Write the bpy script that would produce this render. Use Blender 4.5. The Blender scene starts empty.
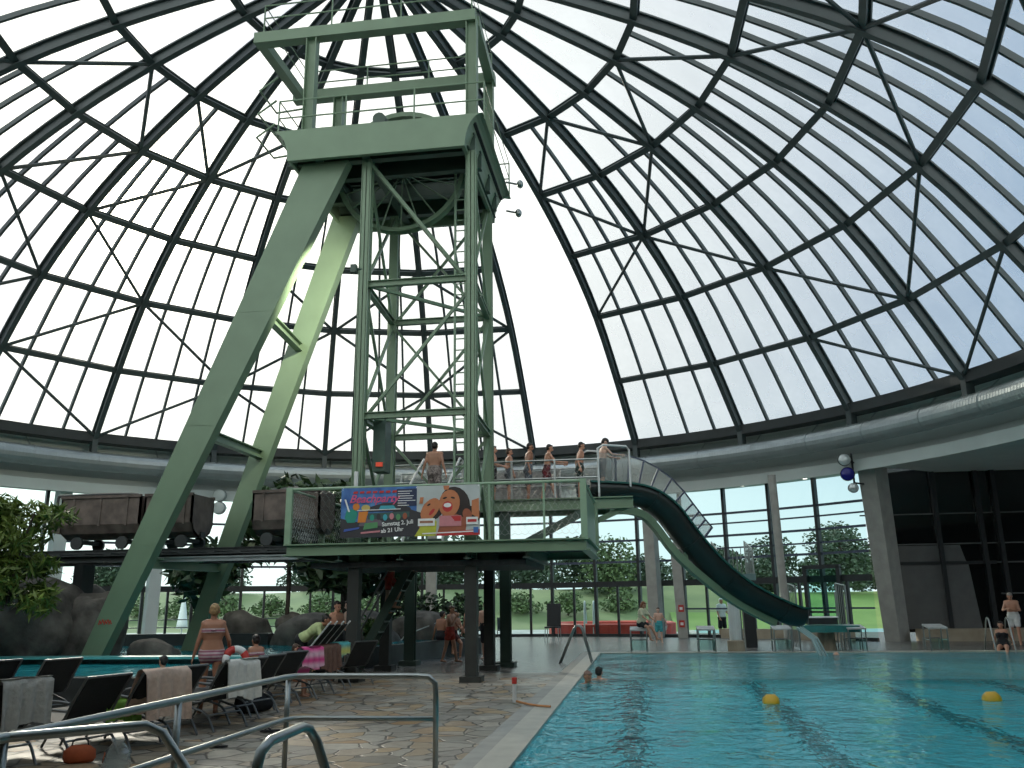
import bpy, bmesh, math, random
import numpy as np
from mathutils import Vector, Matrix, Euler
R = math.radians
PI = math.pi
C = bpy.context.scene.collection
SC = bpy.context.scene
random.seed(7)

# ------------------------------------------------------------------ camera
cam_d = bpy.data.cameras.new('camera')
cam = bpy.data.objects.new('camera', cam_d)
C.objects.link(cam)
cam_d.sensor_width = 36.0
cam_d.lens = 853.4 / 1024 * 36.0
cam_d.clip_start = 0.05
cam_d.clip_end = 600
cam.matrix_world = (Matrix.Translation((0, 0, 1.65)) @ Matrix.Rotation(R(8.2), 4, 'Z')
                    @ Matrix.Rotation(R(90 + 14.33), 4, 'X') @ Matrix.Rotation(R(-0.726), 4, 'Z'))
SC.camera = cam

# ------------------------------------------------------------------ exposure
SC.view_settings.view_transform = 'Standard'
SC.view_settings.look = 'None'
SC.view_settings.gamma = 1.0
SC.view_settings.exposure = 0.32
SC.view_settings.use_curve_mapping = False

# ------------------------------------------------------------------ sky
SUN = Vector((-0.50, 0.76, 0.42)).normalized()
W = bpy.data.worlds.new('sky')
SC.world = W
W.use_nodes = True
nt = W.node_tree
nt.nodes.clear()


def nd(t, kind, **kw):
    n = t.nodes.new(kind)
    for k, v in kw.items():
        if k.startswith('i_'):
            key = k[2:]
            n.inputs[int(key) if key.isdigit() else key].default_value = v
        else:
            setattr(n, k, v)
    return n


tc = nd(nt, 'ShaderNodeTexCoord')
dot = nd(nt, 'ShaderNodeVectorMath', operation='DOT_PRODUCT')
dot.inputs[1].default_value = SUN
nt.links.new(tc.outputs['Generated'], dot.inputs[0])
mr = nd(nt, 'ShaderNodeMapRange', interpolation_type='SMOOTHSTEP', i_1=0.50, i_2=0.97)
nt.links.new(dot.outputs['Value'], mr.inputs[0])
mixc = nd(nt, 'ShaderNodeMix', data_type='RGBA')
mixc.inputs['A'].default_value = (0.22, 0.38, 0.60, 1)
mixc.inputs['B'].default_value = (0.92, 0.95, 0.94, 1)
nt.links.new(mr.outputs[0], mixc.inputs['Factor'])
# haze near the horizon
sep = nd(nt, 'ShaderNodeSeparateXYZ')
nt.links.new(tc.outputs['Generated'], sep.inputs[0])
hz = nd(nt, 'ShaderNodeMapRange', interpolation_type='SMOOTHSTEP', i_1=0.0, i_2=0.30, i_3=1.0, i_4=0.0)
nt.links.new(sep.outputs['Z'], hz.inputs[0])
noi = nd(nt, 'ShaderNodeTexNoise', i_Scale=3.5, i_Detail=6.0, i_Roughness=0.6)
nt.links.new(tc.outputs['Generated'], noi.inputs['Vector'])
cl = nd(nt, 'ShaderNodeMapRange', interpolation_type='SMOOTHSTEP', i_1=0.48, i_2=0.72, i_3=0.0, i_4=0.30)
nt.links.new(noi.outputs[0], cl.inputs[0])
mx = nd(nt, 'ShaderNodeMath', operation='MAXIMUM')
nt.links.new(hz.outputs[0], mx.inputs[0])
nt.links.new(cl.outputs[0], mx.inputs[1])
mixh = nd(nt, 'ShaderNodeMix', data_type='RGBA')
mixh.inputs['B'].default_value = (0.74, 0.86, 0.88, 1)
nt.links.new(mx.outputs[0], mixh.inputs['Factor'])
nt.links.new(mixc.outputs['Result'], mixh.inputs['A'])
# keep the sunny side bright through the haze
mixs = nd(nt, 'ShaderNodeMix', data_type='RGBA', blend_type='LIGHTEN')
mixs.inputs['Factor'].default_value = 1.0
nt.links.new(mixh.outputs['Result'], mixs.inputs['A'])
nt.links.new(mixc.outputs['Result'], mixs.inputs['B'])
mxd = nd(nt, 'ShaderNodeMath', operation='MAXIMUM', i_1=0.0)
nt.links.new(dot.outputs['Value'], mxd.inputs[0])
cur = mixs.outputs['Result']
for ex, col in ((14, (0.9, .86, .74)), (120, (3.0, 2.7, 2.2)), (420, (9.0, 8.0, 6.2))):
    pw = nd(nt, 'ShaderNodeMath', operation='POWER', i_1=float(ex))
    nt.links.new(mxd.outputs[0], pw.inputs[0])
    sc_ = nd(nt, 'ShaderNodeVectorMath', operation='SCALE')
    sc_.inputs[0].default_value = col
    nt.links.new(pw.outputs[0], sc_.inputs['Scale'])
    ad = nd(nt, 'ShaderNodeVectorMath', operation='ADD')
    nt.links.new(cur, ad.inputs[0])
    nt.links.new(sc_.outputs[0], ad.inputs[1])
    cur = ad.outputs[0]
# added glow in the unseen sky behind the camera, brightens camera-facing sides
bk = nd(nt, 'ShaderNodeMapRange', interpolation_type='SMOOTHSTEP', i_1=0.02, i_2=-0.65, i_3=0.0, i_4=2.1)
nt.links.new(sep.outputs['Y'], bk.inputs[0])
bz = nd(nt, 'ShaderNodeMapRange', interpolation_type='SMOOTHSTEP', i_1=0.0, i_2=0.3, i_3=0.2, i_4=1.0)
nt.links.new(sep.outputs['Z'], bz.inputs[0])
bm_ = nd(nt, 'ShaderNodeMath', operation='MULTIPLY')
nt.links.new(bk.outputs[0], bm_.inputs[0])
nt.links.new(bz.outputs[0], bm_.inputs[1])
bs = nd(nt, 'ShaderNodeVectorMath', operation='SCALE')
bs.inputs[0].default_value = (1.0, .96, .86)
nt.links.new(bm_.outputs[0], bs.inputs['Scale'])
ba = nd(nt, 'ShaderNodeVectorMath', operation='ADD')
nt.links.new(cur, ba.inputs[0])
nt.links.new(bs.outputs[0], ba.inputs[1])
cur = ba.outputs[0]
bg = nd(nt, 'ShaderNodeBackground', i_Strength=1.0)
nt.links.new(cur, bg.inputs['Color'])
wo = nd(nt, 'ShaderNodeOutputWorld')
nt.links.new(bg.outputs[0], wo.inputs['Surface'])

sun_d = bpy.data.lights.new('sun', 'SUN')
sun_d.energy = 2.0
sun_d.angle = R(5)
sun_d.color = (1.0, 0.93, 0.78)
sun = bpy.data.objects.new('sun', sun_d)
C.objects.link(sun)
sun.rotation_euler = SUN.to_track_quat('Z', 'Y').to_euler()

# ------------------------------------------------------------------ materials
MATS = {}


def mat(name, col, rough=0.55, metal=0.0, var=0.12, scale=6.0, bump=0.0, col2=None, spec=None):
    if name in MATS:
        return MATS[name]
    m = bpy.data.materials.new(name)
    m.use_nodes = True
    t = m.node_tree
    b = t.nodes['Principled BSDF']
    b.inputs['Roughness'].default_value = rough
    b.inputs['Metallic'].default_value = metal
    if spec is not None:
        b.inputs['Specular IOR Level'].default_value = spec
    n = nd(t, 'ShaderNodeTexNoise', i_Scale=scale, i_Detail=4.0)
    c = nd(t, 'ShaderNodeTexCoord')
    t.links.new(c.outputs['Object'], n.inputs['Vector'])
    mx_ = nd(t, 'ShaderNodeMix', data_type='RGBA')
    a = col
    z = col2 if col2 else tuple(x * (1 + var) for x in col)
    a = col if col2 else tuple(x * (1 - var) for x in col)
    mx_.inputs['A'].default_value = (*a, 1)
    mx_.inputs['B'].default_value = (*z, 1)
    r_ = nd(t, 'ShaderNodeMapRange', i_1=0.3, i_2=0.7)
    t.links.new(n.outputs[0], r_.inputs[0])
    t.links.new(r_.outputs[0], mx_.inputs['Factor'])
    t.links.new(mx_.outputs['Result'], b.inputs['Base Color'])
    if bump:
        bp = nd(t, 'ShaderNodeBump', i_Strength=bump, i_Distance=0.05)
        t.links.new(n.outputs[0], bp.inputs['Height'])
        t.links.new(bp.outputs[0], b.inputs['Normal'])
    MATS[name] = m
    return m


def glass(name, tint, gloss=0.08, diffuse=0.0, dcol=(.8, .85, .85), rough=0.02):
    m = bpy.data.materials.new(name)
    m.use_nodes = True
    t = m.node_tree
    t.nodes.clear()
    o = nd(t, 'ShaderNodeOutputMaterial')
    tr = nd(t, 'ShaderNodeBsdfTransparent')
    tr.inputs[0].default_value = (*tint, 1)
    cur_ = tr.outputs[0]
    if diffuse:
        n = nd(t, 'ShaderNodeTexNoise', i_Scale=0.7, i_Detail=3.0)
        c = nd(t, 'ShaderNodeTexCoord')
        t.links.new(c.outputs['Object'], n.inputs['Vector'])
        f = nd(t, 'ShaderNodeMapRange', i_1=0.3, i_2=0.7, i_3=diffuse * 0.75, i_4=diffuse * 1.25)
        t.links.new(n.outputs[0], f.inputs[0])
        tl = nd(t, 'ShaderNodeBsdfTranslucent')
        tl.inputs[0].default_value = (*dcol, 1)
        ms = nd(t, 'ShaderNodeMixShader')
        t.links.new(f.outputs[0], ms.inputs[0])
        t.links.new(cur_, ms.inputs[1])
        t.links.new(tl.outputs[0], ms.inputs[2])
        cur_ = ms.outputs[0]
    g = nd(t, 'ShaderNodeBsdfGlossy')
    g.inputs['Roughness'].default_value = rough
    ly = nd(t, 'ShaderNodeLayerWeight', i_Blend=0.25)
    fm = nd(t, 'ShaderNodeMath', operation='MULTIPLY', i_1=gloss * 4)
    t.links.new(ly.outputs['Facing'], fm.inputs[0])
    ms = nd(t, 'ShaderNodeMixShader')
    t.links.new(fm.outputs[0], ms.inputs[0])
    t.links.new(cur_, ms.inputs[1])
    t.links.new(g.outputs[0], ms.inputs[2])
    t.links.new(ms.outputs[0], o.inputs[0])
    MATS[name] = m
    return m


def emit(name, col, s):
    m = bpy.data.materials.new(name)
    m.use_nodes = True
    b = m.node_tree.nodes['Principled BSDF']
    b.inputs['Base Color'].default_value = (*col, 1)
    b.inputs['Emission Color'].default_value = (*col, 1)
    b.inputs['Emission Strength'].default_value = s
    MATS[name] = m
    return m


dome_steel = mat('dome_steel', (0.055, 0.075, 0.075), 0.5, 0.0, 0.1, 2)
ring_dark = mat('ring_dark', (0.035, 0.042, 0.042), 0.6, 0, 0.15, 2)
panel_mat = glass('dome_panel', (0.68, 0.69, 0.69), 0.05, 0.22, (0.88, 0.88, 0.85), 0.15)
panel_grey = glass('dome_panel_grey', (0.52, 0.53, 0.56), 0.05, 0.6, (0.55, 0.55, 0.58), 0.2)
facade_glass = glass('facade_glass', (0.76, 0.92, 0.90), 0.05)
dark_glass = mat('dark_glass', (0.006, 0.007, 0.008), 0.05, 0, 0.1, 1, spec=1.0)
green = mat('green_steel', (0.155, 0.235, 0.15), 0.42, 0, 0.07, 1.5)
green_pale = mat('green_pale_rail', (0.22, 0.33, 0.22), 0.45, 0, 0.08, 3)
green_dark = mat('green_dark_steel', (0.05, 0.085, 0.065), 0.5, 0, 0.1, 2)
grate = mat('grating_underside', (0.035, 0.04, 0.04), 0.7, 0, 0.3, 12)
steel = mat('stainless_steel', (0.38, 0.41, 0.40), 0.36, 1.0, 0.06, 8)
duct_mat = mat('duct_metal', (0.42, 0.47, 0.47), 0.38, 0.75, 0.06, 3)
white_wall = mat('white_fascia', (0.60, 0.66, 0.63), 0.6, 0, 0.05, 1)
concrete = mat('concrete', (0.34, 0.34, 0.31), 0.75, 0, 0.12, 3)
grey_panel = mat('grey_panel', (0.10, 0.105, 0.105), 0.6, 0, 0.12, 2)
mullion_mat = mat('mullion_black', (0.022, 0.026, 0.028), 0.4, 0, 0.1, 3)
blue_bar = mat('blue_grey_bar', (0.06, 0.075, 0.12), 0.35, 0, 0.1, 3)
slide_black = mat('slide_black', (0.012, 0.017, 0.015), 0.4, 0, 0.15, 2)
slide_teal = mat('slide_teal', (0.02, 0.10, 0.085), 0.35, 0, 0.1, 2)
slide_guard = glass('slide_guard_plexi', (0.72, 0.76, 0.77), 0.08, 0.25, (0.6, 0.64, 0.64), 0.1)
cart_mat = mat('rusty_cart', (0.085, 0.07, 0.06), 0.7, 0.2, 0.3, 3.5, 0.3, (0.17, 0.135, 0.115))
coal_mat = mat('coal', (0.12, 0.12, 0.12), 0.7, 0, 0.5, 9)
rock_mat = mat('rock', (0.055, 0.052, 0.046), 0.9, 0, 0.4, 2.6, 1.0, (0.17, 0.16, 0.14))
black_fabric = mat('black_mesh_fabric', (0.018, 0.020, 0.022), 0.75, 0, 0.25, 40)
tube_grey = mat('lounger_tube', (0.16, 0.17, 0.17), 0.4, 0.6, 0.1, 8)
tube_white = mat('white_tube', (0.62, 0.64, 0.62), 0.4, 0, 0.05, 8)
basin_dark = mat('basin_dark_tile', (0.035, 0.04, 0.04), 0.35, 0, 0.2, 5)
basin_teal = mat('basin_teal_tile', (0.10, 0.38, 0.38), 0.3, 0, 0.12, 8)
leaf_dark = mat('leaf_dark', (0.012, 0.030, 0.010), 0.5, 0, 0.3, 3, 0, (0.03, 0.07, 0.02))
leaf_bamboo = mat('leaf_bamboo', (0.05, 0.09, 0.012), 0.5, 0, 0.3, 2, 0, (0.16, 0.23, 0.04))
leaf_ivy = mat('leaf_ivy', (0.04, 0.085, 0.015), 0.5, 0, 0.3, 3, 0, (0.10, 0.18, 0.035))
leaf_far = mat('leaf_far', (0.030, 0.055, 0.032), 0.7, 0, 0.3, .3, 0, (0.055, 0.09, 0.048))
leaf_far_light = mat('leaf_far_light', (0.05, 0.085, 0.03), 0.7, 0, 0.3, .3, 0, (0.095, 0.145, 0.05))
bark = mat('bark', (0.05, 0.04, 0.03), 0.85, 0, 0.3, 6)
grass_mat = mat('meadow_grass', (0.075, 0.115, 0.045), 0.9, 0, 0.3, .25, 0, (0.135, 0.175, 0.07))
lawn_mat = mat('mown_lawn', (0.09, 0.175, 0.03), 0.9, 0, 0.2, .3, 0, (0.14, 0.235, 0.045))
paving = mat('outdoor_paving', (0.30, 0.32, 0.32), 0.8, 0, 0.2, 1)
red_tarp = mat('red_tarp', (0.55, 0.06, 0.04), 0.6, 0, 0.2, 3)
skin_a = mat('skin_tan', (0.36, 0.17, 0.10), 0.5, 0, 0.08, 6)
skin_b = mat('skin_warm', (0.50, 0.26, 0.17), 0.5, 0, 0.08, 6)
skin_c = mat('skin_pale', (0.58, 0.36, 0.27), 0.5, 0, 0.06, 6)
hair_dark = mat('hair_dark', (0.015, 0.011, 0.009), 0.5, 0, 0.4, 30, 0.3)
hair_brown = mat('hair_brown', (0.06, 0.03, 0.015), 0.5, 0, 0.4, 30, 0.3)
hair_blond = mat('hair_blond', (0.34, 0.22, 0.10), 0.5, 0, 0.4, 30, 0.3)
hair_red = mat('hair_reddish', (0.18, 0.06, 0.02), 0.5, 0, 0.4, 30, 0.3)
hair_grey = mat('hair_grey', (0.35, 0.33, 0.30), 0.5, 0, 0.3, 30, 0.3)
cl_black = mat('cloth_black', (0.012, 0.013, 0.016), 0.8, 0, 0.3, 10)
cl_pattern = mat('cloth_patterned', (0.05, 0.03, 0.03), 0.8, 0, 0.3, 26, 0, (0.42, 0.36, 0.33))
cl_grey = mat('cloth_grey', (0.07, 0.09, 0.11), 0.8, 0, 0.3, 14, 0, (0.16, 0.18, 0.2))
cl_red = mat('cloth_red', (0.42, 0.05, 0.03), 0.8, 0, 0.3, 14)
cl_darkred = mat('cloth_dark_red_black', (0.02, 0.015, 0.015), 0.8, 0, 0.3, 7, 0, (0.22, 0.03, 0.04))
cl_teal = mat('cloth_teal', (0.05, 0.33, 0.36), 0.8, 0, 0.3, 14)
cl_white = mat('cloth_white', (0.72, 0.74, 0.72), 0.8, 0, 0.06, 10)
cl_lightblue = mat('cloth_light_blue', (0.35, 0.42, 0.5), 0.8, 0, 0.15, 10)
cl_lime = mat('cloth_pale_lime', (0.42, 0.50, 0.24), 0.8, 0, 0.1, 10)
cl_cream = mat('cloth_cream', (0.62, 0.60, 0.42), 0.8, 0, 0.1, 10)


def striped(name, a, b, sc_):
    m = mat(name, a, 0.8)
    t = m.node_tree
    w = nd(t, 'ShaderNodeTexWave', bands_direction='Z', i_Scale=sc_, i_Distortion=0.6)
    c = nd(t, 'ShaderNodeTexCoord')
    t.links.new(c.outputs['Object'], w.inputs['Vector'])
    rp = nd(t, 'ShaderNodeMix', data_type='RGBA')
    rp.inputs['A'].default_value = (*a, 1)
    rp.inputs['B'].default_value = (*b, 1)
    t.links.new(w.outputs[0], rp.inputs['Factor'])
    t.links.new(rp.outputs['Result'], t.nodes['Principled BSDF'].inputs['Base Color'])
    return m


cl_stripe = striped('cloth_pink_stripe', (0.30, 0.08, 0.14), (0.55, 0.45, 0.45), 6.0)
towel_beige = mat('towel_beige', (0.60, 0.45, 0.36), 0.95, 0, 0.1, 20, 0.3)
towel_white = mat('towel_white', (0.66, 0.66, 0.61), 0.95, 0, 0.08, 20, 0.3)
towel_grey = mat('towel_grey', (0.44, 0.43, 0.39), 0.95, 0, 0.12, 20, 0.3)
towel_pink = striped('towel_pink', (0.62, 0.06, 0.24), (0.66, 0.42, 0.52), 1.6)
towel_aqua = striped('towel_aqua_yellow', (0.08, 0.36, 0.38), (0.50, 0.50, 0.14), 1.1)
towel_brown = mat('towel_brown', (0.14, 0.08, 0.06), 0.95, 0, 0.1, 20, 0.3)
towel_lime = mat('towel_lime', (0.22, 0.45, 0.08), 0.95, 0, 0.1, 20, 0.3)


# ------------------------------------------------------------------ mesh builder
class MB:
    def __init__(self):
        self.v = []
        self.f = []

    def add(self, vs, fs):
        n = len(self.v)
        self.v += [tuple(p) for p in vs]
        self.f += [tuple(i + n for i in q) for q in fs]
        return self

    def box(self, c, s, rz=0.0):
        x, y, z = (k / 2 for k in s)
        M = Matrix.Translation(c) @ Matrix.Rotation(rz, 4, 'Z')
        vs = [M @ Vector(p) for p in ((-x, -y, -z), (x, -y, -z), (x, y, -z), (-x, y, -z),
                                      (-x, -y, z), (x, -y, z), (x, y, z), (-x, y, z))]
        return self.add(vs, BOXF)

    def bar(self, a, b, w, h, up=(0, 0, 1)):
        a, b = Vector(a), Vector(b)
        d = (b - a).normalized()
        u = Vector(up)
        s = d.cross(u)
        if s.length < 1e-4:
            s = d.cross(Vector((1, 0, 0)))
        s.normalize()
        u = s.cross(d).normalized()
        s *= w / 2
        u *= h / 2
        vs = [a - s - u, a + s - u, a + s + u, a - s + u, b - s - u, b + s - u, b + s + u, b - s + u]
        return self.add(vs, BOXF2)

    def ibar(self, a, b, w, h, up=(0, 0, 1), t=0.03):
        """I-section girder"""
        a, b = Vector(a), Vector(b)
        d = (b - a).normalized()
        s = d.cross(Vector(up)).normalized()
        u = s.cross(d).normalized()
        self.bar(a + u * (h / 2 - t / 2), b + u * (h / 2 - t / 2), w, t, up)
        self.bar(a - u * (h / 2 - t / 2), b - u * (h / 2 - t / 2), w, t, up)
        return self.bar(a, b, t, h - 2 * t, up)

    def sweep(self, pts, prof, ups, closed_prof=True, caps=True, loop=False):
        """prof: (side, up) pairs"""
        pts = [Vector(p) for p in pts]
        n, m = len(pts), len(prof)
        vs = []
        for i, p in enumerate(pts):
            if loop:
                d = pts[(i + 1) % n] - pts[i - 1]
            else:
                d = pts[min(i + 1, n - 1)] - pts[max(i - 1, 0)]
            d.normalize()
            u = Vector(ups[i]) if isinstance(ups, list) else Vector(ups)
            s = d.cross(u)
            if s.length < 1e-5:
                s = d.cross(Vector((0.3, 1, 0)))
            s.normalize()
            u = s.cross(d).normalized()
            vs += [p + s * a + u * b for a, b in prof]
        fs = []
        for i in range(n if loop else n - 1):
            j = (i + 1) % n
            for k in range(m if closed_prof else m - 1):
                l = (k + 1) % m
                fs.append((i * m + k, i * m + l, j * m + l, j * m + k))
        if caps and closed_prof and not loop:
            fs.append(tuple(range(m - 1, -1, -1)))
            fs.append(tuple((n - 1) * m + k for k in range(m)))
        return self.add(vs, fs)

    def tube(self, pts, r, seg=8, loop=False):
        pts = [Vector(p) for p in pts]
        prof = [(r * math.cos(2 * PI * k / seg), r * math.sin(2 * PI * k / seg)) for k in range(seg)]
        # parallel transported ups
        ups = []
        d0 = (pts[1] - pts[0]).normalized()
        u = Vector((0, 0, 1)) if abs(d0.z) < 0.9 else Vector((1, 0, 0))
        u = (u - d0 * u.dot(d0)).normalized()
        n = len(pts)
        for i in range(n):
            d = (pts[min(i + 1, n - 1)] - pts[max(i - 1, 0)])
            if d.length < 1e-7:
                d = d0
            d = d.normalized()
            u = (u - d * u.dot(d))
            u = u.normalized() if u.length > 1e-4 else Vector((0, 1, 0))
            ups.append(u.copy())
        return self.sweep(pts, prof, ups, loop=loop)

    def lathe(self, prof, c=(0, 0, 0), seg=24, a0=0.0, a1=2 * PI, cap=True):
        """prof (r,z) list revolved about a vertical axis at c; angle measured clockwise from +y"""
        full = abs(a1 - a0 - 2 * PI) < 1e-6
        n = seg if full else seg + 1
        m = len(prof)
        vs = []
        for i in range(n):
            a = a0 + (a1 - a0) * i / seg
            for r, z in prof:
                vs.append((c[0] + r * math.sin(a), c[1] + r * math.cos(a), c[2] + z))
        fs = []
        for i in range(seg):
            j = (i + 1) % n
            for k in range(m - 1):
                fs.append((i * m + k, i * m + k + 1, j * m + k + 1, j * m + k))
        if cap and full and prof[0] != prof[-1]:
            if prof[0][0] > 1e-6:
                fs.append(tuple(i * m for i in range(n)))
            if prof[-1][0] > 1e-6:
                fs.append(tuple(i * m + m - 1 for i in range(n - 1, -1, -1)))
        return self.add(vs, fs)

    def prism(self, poly, z0, z1):
        n = len(poly)
        vs = [(x, y, z0) for x, y in poly] + [(x, y, z1) for x, y in poly]
        fs = [tuple(range(n - 1, -1, -1)), tuple(range(n, 2 * n))]
        fs += [(i, (i + 1) % n, n + (i + 1) % n, n + i) for i in range(n)]
        return self.add(vs, fs)

    def xz_prism(self, poly, y0, y1):
        n = len(poly)
        vs = [(x, y0, z) for x, z in poly] + [(x, y1, z) for x, z in poly]
        fs = [tuple(range(n)), tuple(range(2 * n - 1, n - 1, -1))]
        fs += [(i, n + i, n + (i + 1) % n, (i + 1) % n) for i in range(n)]
        return self.add(vs, fs)

    def sphere(self, c, r, seg=12, rings=8, M=None):
        rx, ry, rz = r if isinstance(r, (tuple, list)) else (r, r, r)
        vs = [(0, 0, rz)]
        for i in range(1, rings):
            t = PI * i / rings
            for k in range(seg):
                a = 2 * PI * k / seg
                vs.append((rx * math.sin(t) * math.cos(a), ry * math.sin(t) * math.sin(a), rz * math.cos(t)))
        vs.append((0, 0, -rz))
        fs = []
        for k in range(seg):
            fs.append((0, 1 + k, 1 + (k + 1) % seg))
            for i in range(rings - 2):
                a = 1 + i * seg
                fs.append((a + k, a + seg + k, a + seg + (k + 1) % seg, a + (k + 1) % seg))
            a = 1 + (rings - 2) * seg
            fs.append((a + k, len(vs) - 1, a + (k + 1) % seg))
        c = Vector(c)
        if M is not None:
            vs = [c + M @ Vector(p) for p in vs]
        else:
            vs = [c + Vector(p) for p in vs]
        return self.add(vs, fs)

    def capsule(self, a, b, r0, r1, seg=12):
        a, b = Vector(a), Vector(b)
        d = b - a
        L = d.length
        if L < 1e-5:
            return self.sphere(a, max(r0, r1), seg)
        q = Vector((0, 0, 1)).rotation_difference(d.normalized()).to_matrix()
        prof = [(r0 * math.sin(t), -r0 * math.cos(t)) for t in (0.0, .35, .7, 1.05, 1.4)]
        prof += [(r1 * math.sin(t), L - r1 * math.cos(t)) for t in (1.75, 2.1, 2.45, 2.8, PI)]
        vs, fs = [], []
        n = len(prof)
        for r, z in prof[1:-1]:
            for k in range(seg):
                an = 2 * PI * k / seg
                vs.append(a + q @ Vector((r * math.cos(an), r * math.sin(an), z)))
        vs.append(a + q @ Vector((0, 0, prof[0][1])))
        vs.append(a + q @ Vector((0, 0, prof[-1][1])))
        for i in range(n - 3):
            for k in range(seg):
                l = (k + 1) % seg
                fs.append((i * seg + k, i * seg + l, (i + 1) * seg + l, (i + 1) * seg + k))
        s0, s1 = len(vs) - 2, len(vs) - 1
        for k in range(seg):
            l = (k + 1) % seg
            fs.append((s0, l, k))
            fs.append((s1, (n - 3) * seg + k, (n - 3) * seg + l))
        return self.add(vs, fs)

    def mesh(self, name, m, smooth=False):
        me = bpy.data.meshes.new(name)
        me.from_pydata(self.v, [], self.f)
        me.materials.append(m)
        if smooth:
            me.polygons.foreach_set('use_smooth', [True] * len(me.polygons))
        me.update()
        return me

    def build(self, name, m, parent=None, smooth=False, fix=True):
        me = self.mesh(name, m, smooth)
        if fix:
            b = bmesh.new()
            b.from_mesh(me)
            bmesh.ops.recalc_face_normals(b, faces=b.faces)
            b.to_mesh(me)
            b.free()
        o = bpy.data.objects.new(name, me)
        C.objects.link(o)
        if parent is not None:
            o.parent = parent
        return o


BOXF = [(0, 3, 2, 1), (4, 5, 6, 7), (0, 1, 5, 4), (1, 2, 6, 5), (2, 3, 7, 6), (3, 0, 4, 7)]
BOXF2 = [(0, 3, 2, 1), (4, 5, 6, 7), (0, 1, 5, 4), (1, 2, 6, 5), (2, 3, 7, 6), (3, 0, 4, 7)]


def tag(o, label=None, cat=None, group=None, kind=None):
    if label:
        o['label'] = label
    if cat:
        o['category'] = cat
    if group:
        o['group'] = group
    if kind:
        o['kind'] = kind
    return o


def empty(name, loc=(0, 0, 0), rz=0.0, label=None, cat=None, group=None, kind=None):
    o = bpy.data.objects.new(name, None)
    C.objects.link(o)
    o.location = loc
    o.rotation_euler = (0, 0, rz)
    o.empty_display_size = 0.2
    return tag(o, label, cat, group, kind)


def struct(o, label, cat):
    return tag(o, label, cat, None, 'structure')


def copy_tree(o, parent=None):
    c = o.copy()
    C.objects.link(c)
    if parent is not None:
        c.parent = parent
    for ch in list(o.children):
        copy_tree(ch, c)
    return c


def spline(pts, n=6):
    """Catmull-Rom through pts (tuples of any size)"""
    P = [np.array(p, float) for p in pts]
    P = [2 * P[0] - P[1]] + P + [2 * P[-1] - P[-2]]
    out = []
    for i in range(1, len(P) - 2):
        for k in range(n):
            t = k / n
            a, b, c, d = P[i - 1], P[i], P[i + 1], P[i + 2]
            out.append(tuple(0.5 * (2 * b + (c - a) * t + (2 * a - 5 * b + 4 * c - d) * t * t + (3 * b - a - 3 * c + d) * t ** 3)))
    out.append(tuple(P[-2]))
    return out


def pbar(mb, a, b, r, seg=8):
    return mb.tube([a, b], r, seg)


# ------------------------------------------------------------------ the dome
DC = Vector((-7.08, 21.2, 0))
H = 1.65
RINGS = [(20.0, 8.80), (18.11, 11.37), (15.99, 13.85), (13.49, 15.84), (10.70, 17.46), (7.82, 18.71), (4.5, 19.80), (1.2, 20.6)]
NS = 3
PROF = spline(RINGS, NS)           # dense profile; ring k is at index k*NS
JS = list(range(-11, 13))


def rib_az(j):
    return R(14.783 * j - 8.56)


def dpt(az, r, z):
    return Vector((DC.x + r * math.sin(az), DC.y + r * math.cos(az), z))


def dome(j, i, off=0.0):
    r, z = PROF[i]
    p = dpt(rib_az(j), r, z)
    if off:
        p += (p - Vector((DC.x, DC.y, 2.0))).normalized() * off
    return p


def dome_t(j, t, i, off=0.0):
    jn = j + 1 if j < 12 else -11
    return dome(j, i, off).lerp(dome(jn, i, off), t)


ceiling = empty('ceiling', (DC.x, DC.y, 0))
struct(ceiling, 'steel ribbed glazed dome with one open wedge above the pool hall', 'dome')
CI = Matrix.Translation((-DC.x, -DC.y, 0))


def under(o, p):
    """parent keeping world geometry (parent has only a translation)"""
    o.parent = p
    o.location = -Vector(p.location)
    return o


OPEN = 1
for j in JS:
    pts = [dome(j, i) for i in range(len(PROF))]
    ups = [(p - Vector((DC.x, DC.y, 2.0))).normalized() for p in pts]
    mb = MB()
    mb.sweep(pts, [(-.10, -.24), (.10, -.24), (.10, -.19), (.03, -.19), (.03, .12), (.12, .12), (.12, .17), (-.12, .17), (-.12, .12), (-.03, .12), (-.03, -.19), (-.10, -.19)], ups)
    # base shoe of the rib on the ring
    b = dome(j, 0)
    mb.bar(b + Vector((0, 0, -.75)), b + Vector((0, 0, .1)), .22, .35, (math.sin(rib_az(j)), math.cos(rib_az(j)), 0))
    under(mb.build('rib', dome_steel), ceiling)
for k in range(1, 8):
    mb = MB()
    for j in JS:
        if j == OPEN and k < 7:
            continue
        a, b = dome_t(j, 0, k * NS), dome_t(j, 1, k * NS)
        up = ((a + b) / 2 - Vector((DC.x, DC.y, 2.0))).normalized()
        mb.ibar(a, b, .22 if k < 7 else .3, .26, up, .06)
    under(mb.build('ring_beam', dome_steel), ceiling)
mb = MB()
mb.lathe([(1.35, 20.35), (1.35, 20.9), (0, 21.0), (0, 20.3)], (DC.x, DC.y, 0), 24)
under(mb.build('crown_hub', dome_steel), ceiling)
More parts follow.
